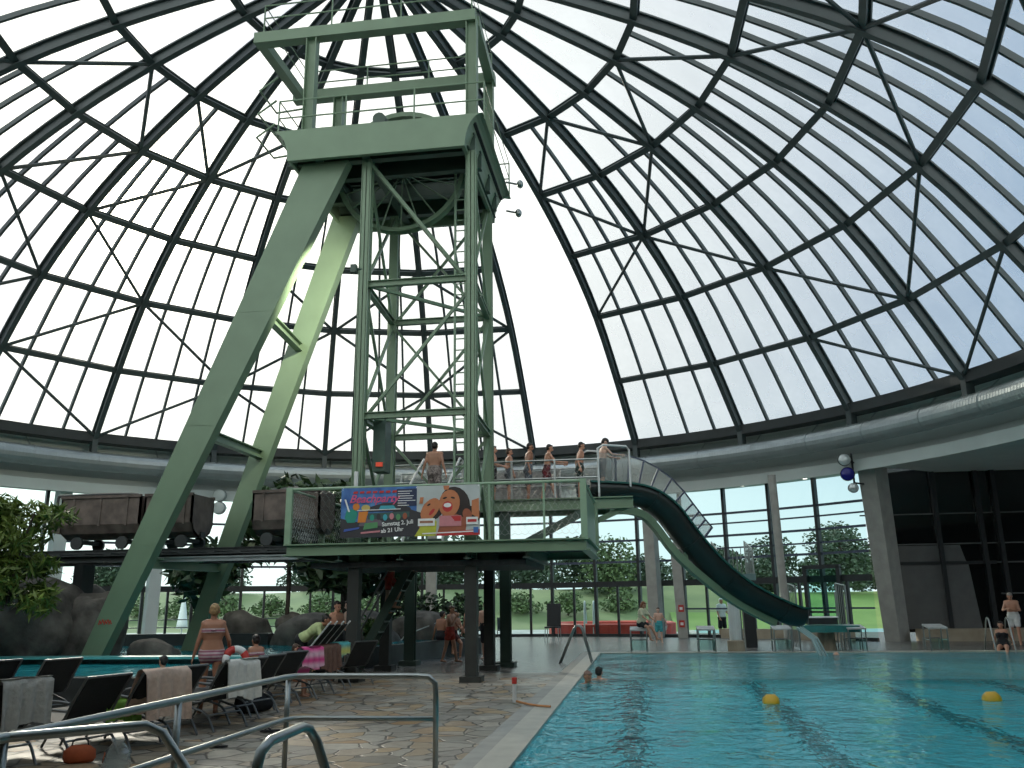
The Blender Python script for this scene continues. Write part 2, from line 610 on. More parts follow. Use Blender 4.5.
for j in JS:
    if j == OPEN:
        continue
    mb = MB()
    for k in range(0, 7):
        for s in range(NS):
            i = k * NS + s
            q = [dome_t(j, 0, i, .33), dome_t(j, 1, i, .33), dome_t(j, 1, i + 1, .33), dome_t(j, 0, i + 1, .33)]
            mb.add(q, [(0, 1, 2, 3)])
    under(mb.build('glazing', panel_grey if j == -5 else panel_mat, fix=False), ceiling)
    mb = MB()
    for t, last in ((.25, 4), (.5, 5), (.75, 4)):
        pts = [dome_t(j, t, i, .24) for i in range(last * NS + 1)]
        ups = [(p - Vector((DC.x, DC.y, 2.0))).normalized() for p in pts]
        mb.sweep(pts, [(-.045, -.08), (.045, -.08), (.045, .08), (-.045, .08)], ups)
    mo_ = under(mb.build('mullion', dome_steel), ceiling)
# diagonal bracing rods; (bay, ring cell, parity): parity even joins (j,k)-(j+1,k+1) when j+k is even
cells = []
for bay, ks, par in ((2, (2, 3, 4), 0), (3, (2, 3, 4), 0), (4, (1, 4), 0), (4, (0,), 1), (5, (1, 4), 0), (5, (0,), 1), (6, (2, 3), 0),
                     (-3, (1, 4), 1), (-4, (2, 3, 4), 1), (-5, (2, 3, 4), 0), (-6, (2, 4), 0), (-2, (0, 1, 2), 1), (-1, (0, 1, 2), 1), (0, (0, 1, 2), 1),
                     (-3, (0,), 1), (-4, (0,), 1), (-5, (0, 1), 0), (-4, (1,), 1), (7, (1, 2, 3), 0), (8, (1, 2, 3), 0), (-7, (1, 2, 3), 0)):
    for k in ks:
        cells.append((bay, k, par))
for bay in sorted(set(c[0] for c in cells)):
    mb = MB()
    for b_, k, par in cells:
        if b_ != bay:
            continue
        if (bay + k + par) % 2 == 0:
            a, b = dome_t(bay, 0, k * NS, -.1), dome_t(bay, 1, (k + 1) * NS, -.1)
        else:
            a, b = dome_t(bay, 0, (k + 1) * NS, -.1), dome_t(bay, 1, k * NS, -.1)
        mb.tube([a, b], .065, 6)
        if k == 0 and bay < 1:
            m_ = (dome_t(bay, .5, k * NS, -.1))
    under(mb.build('brace_rod', dome_steel), ceiling)

# ring beam, fascia and annex soffit
ring = MB()
ring.lathe([(19.85, 8.55), (19.85, 8.95), (20.6, 8.95), (20.6, 8.55), (19.85, 8.55)], (DC.x, DC.y, 0), 96)
struct(ring.build('trim_1', ring_dark), 'dark steel ring beam at the foot of the dome', 'ring beam')
fas = MB()
fas.lathe([(20.55, 8.9), (21.3, 8.6), (21.3, 7.2), (20.95, 7.15), (20.62, 6.85), (20.5, 6.85), (20.5, 6.42), (20.62, 6.42), (21.4, 6.6), (22.4, 6.6), (22.4, 8.9), (20.55, 8.9)], (DC.x, DC.y, 0), 96)
struct(fas.build('wall_upper', white_wall), 'pale curved fascia wall below the dome ring', 'wall')
a47, a283 = R(50.6), R(285)
ann = MB()
ann.lathe([(22.3, 6.6), (32, 6.6), (32, 6.8), (22.3, 6.8), (22.3, 6.6)], (DC.x, DC.y, 0), 80, a47, a283)
struct(ann.build('ceiling_annex', white_wall), 'flat pale soffit of the low annex round the dome', 'ceiling')
for k in range(24):
    a = rib_az(k - 11)
    if k % 1 == 0:
        pass
# brackets between ring and fascia are part of the dome shoes

# ventilation duct: sections with collars
duct = empty('ventilation_duct', (DC.x, DC.y, 7.7), label='fat round metal air duct running all round under the dome ring', cat='duct')
nsec = 48
for s in range(nsec):
    a0, a1 = 2 * PI * s / nsec, 2 * PI * (s + 1) / nsec
    if not (R(-95) < (a0 if a0 < PI else a0 - 2 * PI) < R(95)):
        continue
    mb = MB()
    pts = [Vector((19.9 * math.sin(a0 + (a1 - a0) * i / 4), 19.9 * math.cos(a0 + (a1 - a0) * i / 4), 0)) for i in range(5)]
    mb.tube(pts, .40, 16)
    mb.tube([pts[0], pts[0].lerp(pts[1], .08)], .425, 16)
    for i in range(4):
        for q in range(5):
            c0 = pts[i].lerp(pts[i + 1], (q + .5) / 5)
            c1 = pts[i].lerp(pts[i + 1], (q + .5) / 5 + .03)
            mb.tube([c0, c1], .408, 16)
    # hanger to the fascia
    p = pts[0]
    mb.bar(p + Vector((0, 0, .3)), Vector((p.x * 20.6 / 19.9, p.y * 20.6 / 19.9, .86)), .05, .03)
    mb.build('duct_section', duct_mat, duct, smooth=False)

# ------------------------------------------------------------------ ground, deck, pool
PX0, PX1, PY0, PY1 = -1.47, 13.53, 4.0, 29.0


def deck_material():
    m = bpy.data.materials.new('flagstone_deck')
    m.use_nodes = True
    t = m.node_tree
    b = t.nodes['Principled BSDF']
    c = nd(t, 'ShaderNodeTexCoord')
    ns = nd(t, 'ShaderNodeTexNoise', i_Scale=1.6, i_Detail=2.0)
    t.links.new(c.outputs['Object'], ns.inputs['Vector'])
    mxv = nd(t, 'ShaderNodeVectorMath', operation='MULTIPLY_ADD')
    mxv.inputs[1].default_value = (.35, .35, 0)
    t.links.new(ns.outputs['Color'], mxv.inputs[0])
    t.links.new(c.outputs['Object'], mxv.inputs[2])
    v1 = nd(t, 'ShaderNodeTexVoronoi', feature='F1', i_Scale=2.6)
    v2 = nd(t, 'ShaderNodeTexVoronoi', feature='DISTANCE_TO_EDGE', i_Scale=2.6)
    for v in (v1, v2):
        t.links.new(mxv.outputs[0], v.inputs['Vector'])
    # stones: grey / beige / ochre by cell
    rp = nd(t, 'ShaderNodeValToRGB')
    els = rp.color_ramp.elements
    els[0].position, els[0].color = 0.0, (.27, .245, .20, 1)
    els[1].position, els[1].color = 1.0, (.52, .47, .38, 1)
    for p_, c_ in ((.25, (.46, .43, .36, 1)), (.45, (.33, .31, .27, 1)), (.58, (.50, .36, .20, 1)), (.70, (.42, .38, .31, 1)), (.82, (.46, .28, .13, 1)), (.90, (.50, .47, .40, 1))):
        e = els.new(p_)
        e.color = c_
    sepc = nd(t, 'ShaderNodeSeparateColor')
    t.links.new(v1.outputs['Color'], sepc.inputs[0])
    t.links.new(sepc.outputs[0], rp.inputs[0])
    n2 = nd(t, 'ShaderNodeTexNoise', i_Scale=9.0, i_Detail=5.0)
    t.links.new(c.outputs['Object'], n2.inputs['Vector'])
    mul = nd(t, 'ShaderNodeMix', data_type='RGBA', blend_type='MULTIPLY', i_0=0.55)
    t.links.new(rp.outputs[0], mul.inputs['A'])
    t.links.new(n2.outputs[0], mul.inputs['B'])
    # far part: plain wet grey tiles
    sp = nd(t, 'ShaderNodeSeparateXYZ')
    t.links.new(c.outputs['Object'], sp.inputs[0])
    far = nd(t, 'ShaderNodeMapRange', interpolation_type='SMOOTHSTEP', i_1=19.5, i_2=22.0)
    t.links.new(sp.outputs['Y'], far.inputs[0])
    tile = nd(t, 'ShaderNodeTexBrick', i_Scale=1.6)
    tile.inputs['Color1'].default_value = (.13, .132, .128, 1)
    tile.inputs['Color2'].default_value = (.165, .165, .158, 1)
    tile.inputs['Mortar'].default_value = (.07, .07, .068, 1)
    tile.inputs['Mortar Size'].default_value = .012
    t.links.new(c.outputs['Object'], tile.inputs['Vector'])
    edge = nd(t, 'ShaderNodeMapRange', i_1=0.015, i_2=0.045)
    t.links.new(v2.outputs['Distance'], edge.inputs[0])
    gr = nd(t, 'ShaderNodeMix', data_type='RGBA')
    gr.inputs['A'].default_value = (.07, .065, .055, 1)
    t.links.new(edge.outputs[0], gr.inputs['Factor'])
    t.links.new(mul.outputs['Result'], gr.inputs['B'])
    fin = nd(t, 'ShaderNodeMix', data_type='RGBA')
    t.links.new(far.outputs[0], fin.inputs['Factor'])
    t.links.new(gr.outputs['Result'], fin.inputs['A'])
    t.links.new(tile.outputs['Color'], fin.inputs['B'])
    t.links.new(fin.outputs['Result'], b.inputs['Base Color'])
    wet = nd(t, 'ShaderNodeTexNoise', i_Scale=.7, i_Detail=3.0)
    t.links.new(c.outputs['Object'], wet.inputs['Vector'])
    rr = nd(t, 'ShaderNodeMapRange', i_1=.42, i_2=.62, i_3=.6, i_4=.36)
    t.links.new(wet.outputs[0], rr.inputs[0])
    rf = nd(t, 'ShaderNodeMix', data_type='FLOAT')
    t.links.new(far.outputs[0], rf.inputs['Factor'])
    t.links.new(rr.outputs[0], rf.inputs['A'])
    rf.inputs['B'].default_value = .24
    b.inputs['Specular IOR Level'].default_value = .35
    t.links.new(rf.outputs['Result'], b.inputs['Roughness'])
    bp = nd(t, 'ShaderNodeBump', i_Strength=.5, i_Distance=.02)
    t.links.new(edge.outputs[0], bp.inputs['Height'])
    t.links.new(bp.outputs[0], b.inputs['Normal'])
    return m


deck_mat = deck_material()
fl = MB()
for x0, x1, y0, y1 in ((-40, PX0, -14, 46), (PX0, PX1, -14, PY0), (PX0, PX1, PY1, 46), (PX1, 32, -14, 46)):
    fl.box(((x0 + x1) / 2, (y0 + y1) / 2, -.11), (x1 - x0, y1 - y0, .2))
struct(fl.build('floor', deck_mat), 'pool hall deck of irregular ochre and grey flagstones', 'floor')
for o in [bpy.data.objects['floor']]:
    o.location.z = .01
# coping strip round the pool
coping_mat = mat('pool_coping', (0.44, 0.43, 0.37), 0.5, 0, 0.1, 4)
cp = MB()
gt = MB()
for mbx, o0, o1, zz in ((cp, -.06, .30, .0), (gt, .30, .52, -.008)):
    w_ = o1 - o0
    mbx.box((PX0 - (o0 + o1) / 2, (PY0 + PY1) / 2, zz), (w_, PY1 - PY0 + 2 * o1, .06))
    mbx.box((PX1 + (o0 + o1) / 2, (PY0 + PY1) / 2, zz), (w_, PY1 - PY0 + 2 * o1, .06))
    mbx.box(((PX0 + PX1) / 2, PY1 + (o0 + o1) / 2, zz), (PX1 - PX0 + 2 * o0, w_, .06))
    mbx.box(((PX0 + PX1) / 2, PY0 - (o0 + o1) / 2, zz), (PX1 - PX0 + 2 * o0, w_, .06))
struct(gt.build('trim_3', concrete), 'grey gutter strip outside the pool kerb', 'gutter')
struct(cp.build('trim_2', coping_mat), 'pale grey overflow kerb along the swimming pool edge', 'pool edge')


def pool_tile_material():
    m = bpy.data.materials.new('pool_tile')
    m.use_nodes = True
    t = m.node_tree
    b = t.nodes['Principled BSDF']
    c = nd(t, 'ShaderNodeTexCoord')
    br = nd(t, 'ShaderNodeTexBrick', i_Scale=4.0, offset=0.0)
    br.inputs['Color1'].default_value = (.26, .88, .95, 1)
    br.inputs['Color2'].default_value = (.29, .90, .96, 1)
    br.inputs['Mortar'].default_value = (.22, .80, .88, 1)
    t.links.new(c.outputs['Object'], br.inputs['Vector'])
    t.links.new(br.outputs['Color'], b.inputs['Base Color'])
    b.inputs['Roughness'].default_value = .4
    return m


DEP = 1.40
pool_tile = pool_tile_material()
pb = MB()
t_ = .02
pb.box(((PX0 + PX1) / 2, (PY0 + PY1) / 2, -DEP - .05), (PX1 - PX0, PY1 - PY0, .1))
for x in (PX0 - .01, PX1 + .01):
    pb.box((x, (PY0 + PY1) / 2, -DEP / 2 - .03), (.04, PY1 - PY0, DEP))
for y in (PY0 - .01, PY1 + .01):
    pb.box(((PX0 + PX1) / 2, y, -DEP / 2 - .03), (PX1 - PX0, .04, DEP))
pool = struct(pb.build('pool_basin', pool_tile), 'turquoise tiled swimming pool basin with dark lane lines', 'pool')
lane_mat = mat('lane_line', (.004, .008, .012), .5)
for i in range(6):
    x = PX0 + 1.25 + 2.5 * i
    mb = MB()
    mb.box((x, (PY0 + PY1) / 2, -DEP + .005), (.36, PY1 - PY0 - 4, .012))
    mb.build('lane_line', lane_mat, pool)


def water_material(name, tint, strength, scale, scatter=.25):
    m = bpy.data.materials.new(name)
    m.use_nodes = True
    t = m.node_tree
    t.nodes.clear()
    o = nd(t, 'ShaderNodeOutputMaterial')
    c = nd(t, 'ShaderNodeTexCoord')
    mp = nd(t, 'ShaderNodeMapping')
    mp.inputs['Scale'].default_value = (1.0, .75, 1.0)
    t.links.new(c.outputs['Object'], mp.inputs[0])
    n1 = nd(t, 'ShaderNodeTexNoise', i_Scale=scale * 1.6, i_Detail=2.5, i_Roughness=.5, i_Distortion=.4)
    t.links.new(mp.outputs[0], n1.inputs['Vector'])
    n2 = nd(t, 'ShaderNodeTexNoise', i_Scale=scale * .3, i_Detail=1.0)
    t.links.new(mp.outputs[0], n2.inputs['Vector'])
    ad_ = nd(t, 'ShaderNodeMath', operation='MULTIPLY_ADD', i_1=2.2)
    t.links.new(n2.outputs[0], ad_.inputs[0])
    t.links.new(n1.outputs[0], ad_.inputs[2])
    bp = nd(t, 'ShaderNodeBump', i_Strength=1.0, i_Distance=strength)
    t.links.new(ad_.outputs[0], bp.inputs['Height'])
    rf = nd(t, 'ShaderNodeBsdfRefraction', i_IOR=1.33, i_Roughness=0.0)
    rf.inputs['Color'].default_value = (*tint, 1)
    tr = nd(t, 'ShaderNodeBsdfTransparent')
    tr.inputs[0].default_value = (*tint, 1)
    gl = nd(t, 'ShaderNodeBsdfGlossy', i_Roughness=.03)
    fr = nd(t, 'ShaderNodeFresnel', i_IOR=1.24)
    for n in (rf, gl, fr):
        t.links.new(bp.outputs[0], n.inputs['Normal'])
    m0 = nd(t, 'ShaderNodeMixShader', i_0=.12)
    t.links.new(rf.outputs[0], m0.inputs[1])
    t.links.new(tr.outputs[0], m0.inputs[2])
    df = nd(t, 'ShaderNodeBsdfDiffuse')
    df.inputs[0].default_value = (.04, .70, .82, 1)
    ms_ = nd(t, 'ShaderNodeMixShader', i_0=scatter)
    t.links.new(m0.outputs[0], ms_.inputs[1])
    t.links.new(df.outputs[0], ms_.inputs[2])
    m1 = nd(t, 'ShaderNodeMixShader')
    fs_ = nd(t, 'ShaderNodeMath', operation='MULTIPLY', i_1=.75)
    t.links.new(fr.outputs[0], fs_.inputs[0])
    t.links.new(fs_.outputs[0], m1.inputs[0])
    t.links.new(ms_.outputs[0], m1.inputs[1])
    t.links.new(gl.outputs[0], m1.inputs[2])
    t.links.new(m1.outputs[0], o.inputs[0])
    return m


wat = water_material('pool_water', (.84, .98, 1.0), .05, 3.2)
mb = MB()
mb.add([(PX0 + .01, PY0 + .01, -.002), (PX1 - .01, PY0 + .01, -.002), (PX1 - .01, PY1 - .01, -.002), (PX0 + .01, PY1 - .01, -.002)], [(0, 1, 2, 3)])
tag(mb.build('pool_water', wat), 'rippled turquoise water filling the swimming pool', 'water', None, 'stuff')
# ------------------------------------------------------------------ outdoors
gm = MB()
gm.box((0, 150, -.35), (400, 260, .3))
struct(gm.build('ground', paving), 'grey paving of the outdoor pool terrace', 'ground')


def terrain(name, m, x0, x1, y0, y1, hfun, nx=40, ny=10):
    vs, fs = [], []
    for i in range(nx + 1):
        for k in range(ny + 1):
            x = x0 + (x1 - x0) * i / nx
            y = y0 + (y1 - y0) * k / ny
            vs.append((x, y, hfun(x, y)))
    for i in range(nx):
        for k in range(ny):
            a = i * (ny + 1) + k
            fs.append((a, a + ny + 1, a + ny + 2, a + 1))
    return MB().add(vs, fs).build(name, m, None, True)


def bank_h(x, y):
    t = min(1, max(0, (y - 58) / 22))
    return -.25 + 3.2 * t * t * (3 - 2 * t) + .25 * math.sin(x * .21) * t


struct(terrain('ground_bank', grass_mat, -90, 6, 56, 110, bank_h, 40, 14), 'grassy bank rising behind the outdoor terrace', 'bank')
struct(terrain('ground_lawn', lawn_mat, 2, 90, 54, 110, lambda x, y: -.22 + min(1, max(0, (y - 56) / 24)) * 2.4, 24, 10), 'bright green mown lawn beyond the outdoor pool', 'lawn')


def leaf_cloud(mb, c, rad, n, size, rng, asp=1.0, droop=0.0, shell=.35):
    for _ in range(n):
        while True:
            p = Vector((rng.uniform(-1, 1), rng.uniform(-1, 1), rng.uniform(-1, 1)))
            if shell < p.length < 1:
                break
        q = Vector((c[0] + p.x * rad[0], c[1] + p.y * rad[1], c[2] + p.z * rad[2]))
        a = Vector((rng.uniform(-1, 1), rng.uniform(-1, 1), rng.uniform(-.6, .6) - droop)).normalized()
        b = a.cross(Vector((rng.uniform(-1, 1), rng.uniform(-1, 1), rng.uniform(-1, 1)))).normalized()
        s = size * rng.uniform(.6, 1.3)
        a *= s * asp
        b *= s
        mb.add([q - a * .5, q + b * .28 - a * .05, q + a * .5, q - b * .28 - a * .05], [(0, 1, 2, 3)])


def tree(name, label, group, x, y, z, h, w, m, rng, n=500, size=.9, trunk=.35, crowns=5, cat='tree', asp=1.0):
    t = empty(name, (x, y, z), 0, label, cat, group)
    mb = MB()
    th = h * trunk
    mb.tube([(0, 0, -.1), (.03 * w, 0, th * .6), (0, .02 * w, th), (0, 0, h * .7)], max(.06, w * .03), 7)
    mb.tube([(0, 0, th), (w * .2, 0, h * .65)], max(.04, w * .018), 5)
    mb.tube([(0, 0, th), (-w * .2, w * .1, h * .62)], max(.04, w * .018), 5)
    mb.build('trunk', bark, t)
    fo = MB()
    for i in range(crowns):
        a = 2 * PI * i / crowns + rng.uniform(-.4, .4)
        rr = w * .24
        cz = th + (h - th) * (.26, .6, .3)[i % 3] * rng.uniform(.9, 1.1)
        leaf_cloud(fo, (rr * math.cos(a), rr * math.sin(a), cz), (w * .3, w * .3, (h - th) * .3), n // (crowns + 1), size, rng, asp)
    leaf_cloud(fo, (0, 0, h - (h - th) * .33), (w * .3, w * .3, (h - th) * .33), n // (crowns + 1), size, rng, asp)
    fo.build('crown', m, t, fix=False)
    return t


rng = random.Random(3)
ORD = 'first second third fourth fifth sixth seventh eighth ninth tenth eleventh twelfth thirteenth fourteenth fifteenth sixteenth'.split()
far_trees = []
# (x, height, light?) along the top of the bank, seen between mullions
specs = [(-74 + 5.7 * i, (4.3, 3.6, 4.0, 3.5, 4.5, 3.8)[i % 6] + (1.5 if i > 15 else 0), 79 + 9 * (i % 2)) for i in range(2, 18)]
for i, (x, h, y) in enumerate(specs):
    x += rng.uniform(-.5, .5)
    h += rng.uniform(-.4, .6)
    z = 2.7 if x < 6 else 2.0
    t = tree('broadleaf_tree', 'dusky green tree in the outdoor tree line, %s counted from its left end' % ORD[i], 'trees along the outdoor horizon',
             x, y, z, h, 6.4 + 1.2 * (i % 2), leaf_far, rng, 2800, .42, .06, 6)
for x, y, h, w in ((-5.6, 70, 6.3, 6.5), (-1.2, 72, 5.2, 5)):
    pass
tree('broadleaf_tree', 'lighter green bushy tree on the bank, just right of the platform end', None, -2.6, 73.5, 1.8, 5.4, 5.2, leaf_far_light, rng, 2400, .36, .1, 7)
for i in range(16):
    x = -60 + 3.9 * i + rng.uniform(-.4, .4)
    tree('hedge_shrub', 'pale green shrub on the outdoor grassy bank, %s counted from the left' % ORD[i], 'shrubs on the grassy bank', x, 66.5 + rng.uniform(-1, 1), .75, 1.7, 3.3, leaf_far_light, rng, 700, .3, .05, 4, 'shrub')

for q, (x, h) in enumerate(((8.5, 5.0), (14.5, 6.2), (20.5, 7.6), (26.5, 7.0))):
    tree('broadleaf_tree', 'tall dusky green tree behind the mown lawn, %s from the left' % ORD[q], 'trees behind the lawn', x, 97, 2.2, h, 7.5, leaf_far, rng, 3000, .45, .06, 6)
# closed white parasol, far left terrace
ps = empty('garden_parasol', (-27.5, 50, -.2), 0, 'closed white parasol standing outside behind the left strut', 'parasol')
MB().tube([(0, 0, 0), (0, 0, 2.5)], .04, 8).build('pole', tube_white, ps)
MB().lathe([(.34, .55), (.3, .9), (.2, 1.6), (.1, 2.2), (.03, 2.55)], seg=10).build('canopy', cl_white, ps, True)

# toddlers' pool with a red tarpaulin border
rp_ = empty('paddling_pool', (-1.6, 46.5, -.2), 0, 'round outdoor paddling pool with a red fabric border', 'pool')
MB().lathe([(3.3, 0), (3.3, .72), (3.15, .78), (3.0, .72), (3.0, .1)], seg=28).build('border', red_tarp, rp_)
MB().lathe([(0, .5), (3.02, .5)], seg=28, cap=False).build('water', basin_teal, rp_)
ld = empty('pool_ladder', (-2.6, 44.2, 0), 0, 'white handrail hoops of the outdoor paddling pool', 'ladder')
for dx in (-.22, .22):
    mb = MB()
    mb.tube(spline([(dx, -.9, .0 - .2), (dx, -.8, .9), (dx, -.45, 1.55), (dx, 0, 1.55), (dx, .5, .8), (dx, .8, .3)], 4), .04, 8)
    mb.build('handrail', tube_white, ld)
for x, y, rz, wh in ((-8.6, 46.0, .3, 'middle one'), (-7.3, 46.2, .2, 'right one'), (-10.2, 46.5, .2, 'left one')):
    d = empty('deck_chair', (x, y, -.2), rz, 'black deck chair outside the glass left of the red pool, %s of three' % wh, 'chair', 'deck chairs outside the facade')
    mb = MB()
    mb.bar((0, 0, .42), (0, -.5, .42), .6, .04)
    mb.build('seat', black_fabric, d)
    MB().bar((0, 0, .42), (0, .35, 1.05), .6, .04, (0, -1, .5)).build('backrest', black_fabric, d)
    for sx in (-.3, .3):
        for sy in (0, -.48):
            MB().tube([(sx, sy, .42), (sx, sy * 1.1 + .05, 0)], .02, 6).build('leg', tube_grey, d)
# low outdoor railing on the left terrace
rl = empty('terrace_railing', (-22, 42.5, -.2), 0, 'low dark railing with horizontal bars outside the left glazing', 'railing')
for z in (.35, .75, 1.15):
    MB().tube([(-14, 0, z), (6, 3.2, z)], .03, 6).build('bar', mullion_mat, rl)
for i in range(9):
    MB().tube([(-14 + 2.5 * i, 3.2 * i * 2.5 / 20, 0), (-14 + 2.5 * i, 3.2 * i * 2.5 / 20, 1.2)], .035, 6).build('post', mullion_mat, rl)
# outdoor swimming pool beyond the right glazing, with a row of low rails
op = empty('outdoor_pool', (10, 49, -.2), 0, 'pale blue outdoor swimming pool seen beyond the right glazing', 'pool')
MB().box((0, 0, .0), (15, 7, .3)).build('rim', concrete, op)
MB().box((0, 0, .02), (14.2, 6.2, .28)).build('water', mat('far_water', (.30, .55, .62), .2), op)

# ------------------------------------------------------------------ glass facade
RF = 22.0
n_win = 0
STEP = 5.7
az = -84.0
while az < 44:
    a0, a1 = R(az), R(min(az + STEP, 47.0))
    p0, p1 = dpt(a0, RF, 0), dpt(a1, RF, 0)
    n_win += 1
    w = empty('window_%d' % n_win, tuple(p0), 0)
    struct(w, 'tall glazed bay of the curved rear facade with dark mullions', 'window')
    d = p1 - p0
    mb = MB()
    inn = Vector((-math.sin((a0 + a1) / 2), -math.cos((a0 + a1) / 2), 0))
    mb.bar((0, 0, 0), (0, 0, 6.6), .13, .22, inn)
    zt = 2.42
    mb.bar((0, 0, zt), d + Vector((0, 0, zt)), .16, .26)
    mb.bar((0, 0, .06), d + Vector((0, 0, .06)), .14, .14)
    m_ = d * .5
    mb.bar(m_, m_ + Vector((0, 0, zt)), .1, .14, inn)
    mb.build('frame', mullion_mat, w)
    mb = MB()
    for z in (3.45, 4.45, 5.45):
        mb.bar((0, 0, z), d + Vector((0, 0, z)), .07, .1)
    if az > 24:
        mb.bar((0, 0, 1.25), d + Vector((0, 0, 1.25)), .05, .07)
        mb.bar((0, 0, 5.0), d + Vector((0, 0, 5.0)), .05, .07)
        mb.bar((0, 0, 3.9), d + Vector((0, 0, 3.9)), .05, .07)
    mb.build('cross_bar', blue_bar, w)
    o = .03
    MB().add([(inn * -o), d + inn * -o, d + inn * -o + Vector((0, 0, 6.6)), inn * -o + Vector((0, 0, 6.6))], [(0, 1, 2, 3)]).build('pane', facade_glass, w, fix=False)
    az += STEP
# glazed door in the right of the facade
dr = empty('door_1', tuple(dpt(R(41.6), RF - .2, 0)), R(-41.6))
struct(dr, 'dark framed glass door beside the leaning column', 'door')
mb = MB()
for x in (-.75, .75):
    mb.box((x, 0, 1.45), (.16, .16, 2.9))
mb.box((0, 0, 2.9), (1.66, .16, .16))
mb.box((0, 0, .12), (1.4, .1, .2))
mb.box((0, 0, 1.1), (1.4, .06, .08))
mb.build('frame', mullion_mat, dr)
MB().box((0, 0, 1.5), (1.36, .02, 2.7)).build('pane', facade_glass, dr)
MB().tube([(.55, -.1, .8), (.55, -.1, 1.9)], .025, 8).build('handle', steel, dr)

# straight dark glazed wall on the right
WY = 36.9
wr = empty('wall_right', (13, WY, 0))
struct(wr, 'dark reflective glazed wall right of the leaning column', 'wall')
XA, XB = 9.6, 32.0
MB().box(((XA + XB) / 2 - 13, .15, 3.9), (XB - XA, .1, 7.2)).build('pane', dark_glass, wr)
mb = MB()
for x in (10.0, 11.95, 13.6, 14.25, 16.1, 17.9, 20, 22, 24, 26):
    mb.box((x - 13, 0, 3.6), (.16, .26, 7.0))
mb.box((12.0 - 13, 0, 2.95), (3.9, .18, .12))
mb.build('mullion', mullion_mat, wr)
mb = MB()
for z in (3.7, 4.9):
    mb.box((4, .02, z), (16, .1, .05))
for z in (1.75, 2.95):
    mb.box((8.5, .02, z), (15, .1, .05))
mb.build('cross_bar', grey_panel, wr)
mb = MB()
mb.add([(10.2 - 13, -.05, .42), (13.1 - 13, -.05, .42), (12.9 - 13, -.05, 2.9), (10.2 - 13, -.05, 2.9),
        (10.2 - 13, .1, .42), (13.1 - 13, .1, .42), (12.9 - 13, .1, 2.9), (10.2 - 13, .1, 2.9)], BOXF2)
mb.build('panel', grey_panel, wr)
mb = MB()
mb.add([(10.2 - 13, .02, 3.0), (12.85 - 13, .02, 3.0), (12.7 - 13, .02, 3.65), (10.2 - 13, .02, 3.65),
        (10.2 - 13, .1, 3.0), (12.85 - 13, .1, 3.0), (12.7 - 13, .1, 3.65), (10.2 - 13, .1, 3.65)], BOXF2)
mb.build('panel', grey_panel, wr)
MB().box((7.6, -.1, 3.65), (.05, .05, 7.0)).build('post', steel, wr)

stone = mat('stone_plinth', (.30, .25, .18), .7, 0, .3, 2.5, .3, (.40, .35, .26))
bb = MB()
bb.box(((10.6 + 30) / 2, WY - .55, .22), (19.4, 1.1, .44))
struct(bb.build('baseboard_right', stone), 'low warm stone plinth along the dark glazed wall', 'plinth')
bb = MB()
for i in range(6):
    a0, a1 = R(29 + i * 2.6), R(29 + (i + 1) * 2.6)
    bb.bar(dpt(a0, 21.75, .2), dpt(a1, 21.75, .2), .35, .4)
struct(bb.build('baseboard_back', stone), 'low stone plinth along the glazing behind the starting blocks', 'plinth')

# rear enclosure behind the photographer
rw = MB()
rw.lathe([(31.5, 0), (31.5, 6.7)], (DC.x, DC.y, 0), 60, R(76), R(284), cap=False)
struct(rw.build('wall_front', grey_panel), 'plain grey wall of the annex behind the camera side', 'wall')

# columns under the ring
for j, a in ((-4, R(-54.5)), (-2, R(-43.3)), (0, rib_az(0)), (2, rib_az(2))):
    col = MB()
    o_ = Vector((math.sin(a), math.cos(a), 0))
    p0, p1 = dpt(a, 21.55, 0), dpt(a, 21.2, 6.5)
    col.bar(p0, p1, .5, .62, o_)
    struct(col.build('column', concrete if j >= 0 else white_wall), 'pale concrete column carrying the ring beam in front of the facade', 'column')
# big leaning column with its metal cladding
a = R(48.3)
lc = MB()
lp = [(9.25, 36.1, 6.9), (9.98, 37.0, 0)]
lc.add([(8.6, 34.9, 6.85), (9.1, 35.4, 6.85), (9.7, 36.6, 0), (9.2, 36.0, 0),
        (9.15, 34.5, 6.85), (9.8, 35.2, 6.85), (10.25, 36.4, 0), (9.7, 35.8, 0)],
       [(0, 1, 2, 3), (4, 7, 6, 5), (0, 4, 5, 1), (3, 2, 6, 7), (0, 3, 7, 4), (1, 5, 6, 2)])
struct(lc.build('column', concrete), 'broad leaning concrete column left of the dark glazed wall', 'column')
sp_ = MB()
sp_.tube([(5.55, 35.6, 0), (5.45, 35.6, 6.5)], .16, 12)
struct(sp_.build('column', concrete), 'slim pale round post behind the diving boards', 'column')
s2 = MB()
s2.bar((1.75, 40.2, 0), (1.6, 40.2, 4.2), .42, .3, (0, 1, 0))
c2 = struct(s2.build('column', concrete), 'short grey pillar with two red signs behind the slide', 'column')
sign_red = mat('sign_red', (.5, .04, .03), .5)
for z in (1.28, .62):
    sg = MB()
    sg.box((1.72, 40.03, z), (.24, .02, .3))
    o = sg.build('safety_sign', sign_red)
    tag(o, ('upper' if z > 1 else 'lower') + ' small red safety sign on the short grey pillar', 'sign')
    MB().box((1.72, 40.017, z), (.13, .01, .12)).build('symbol', cl_white, o)
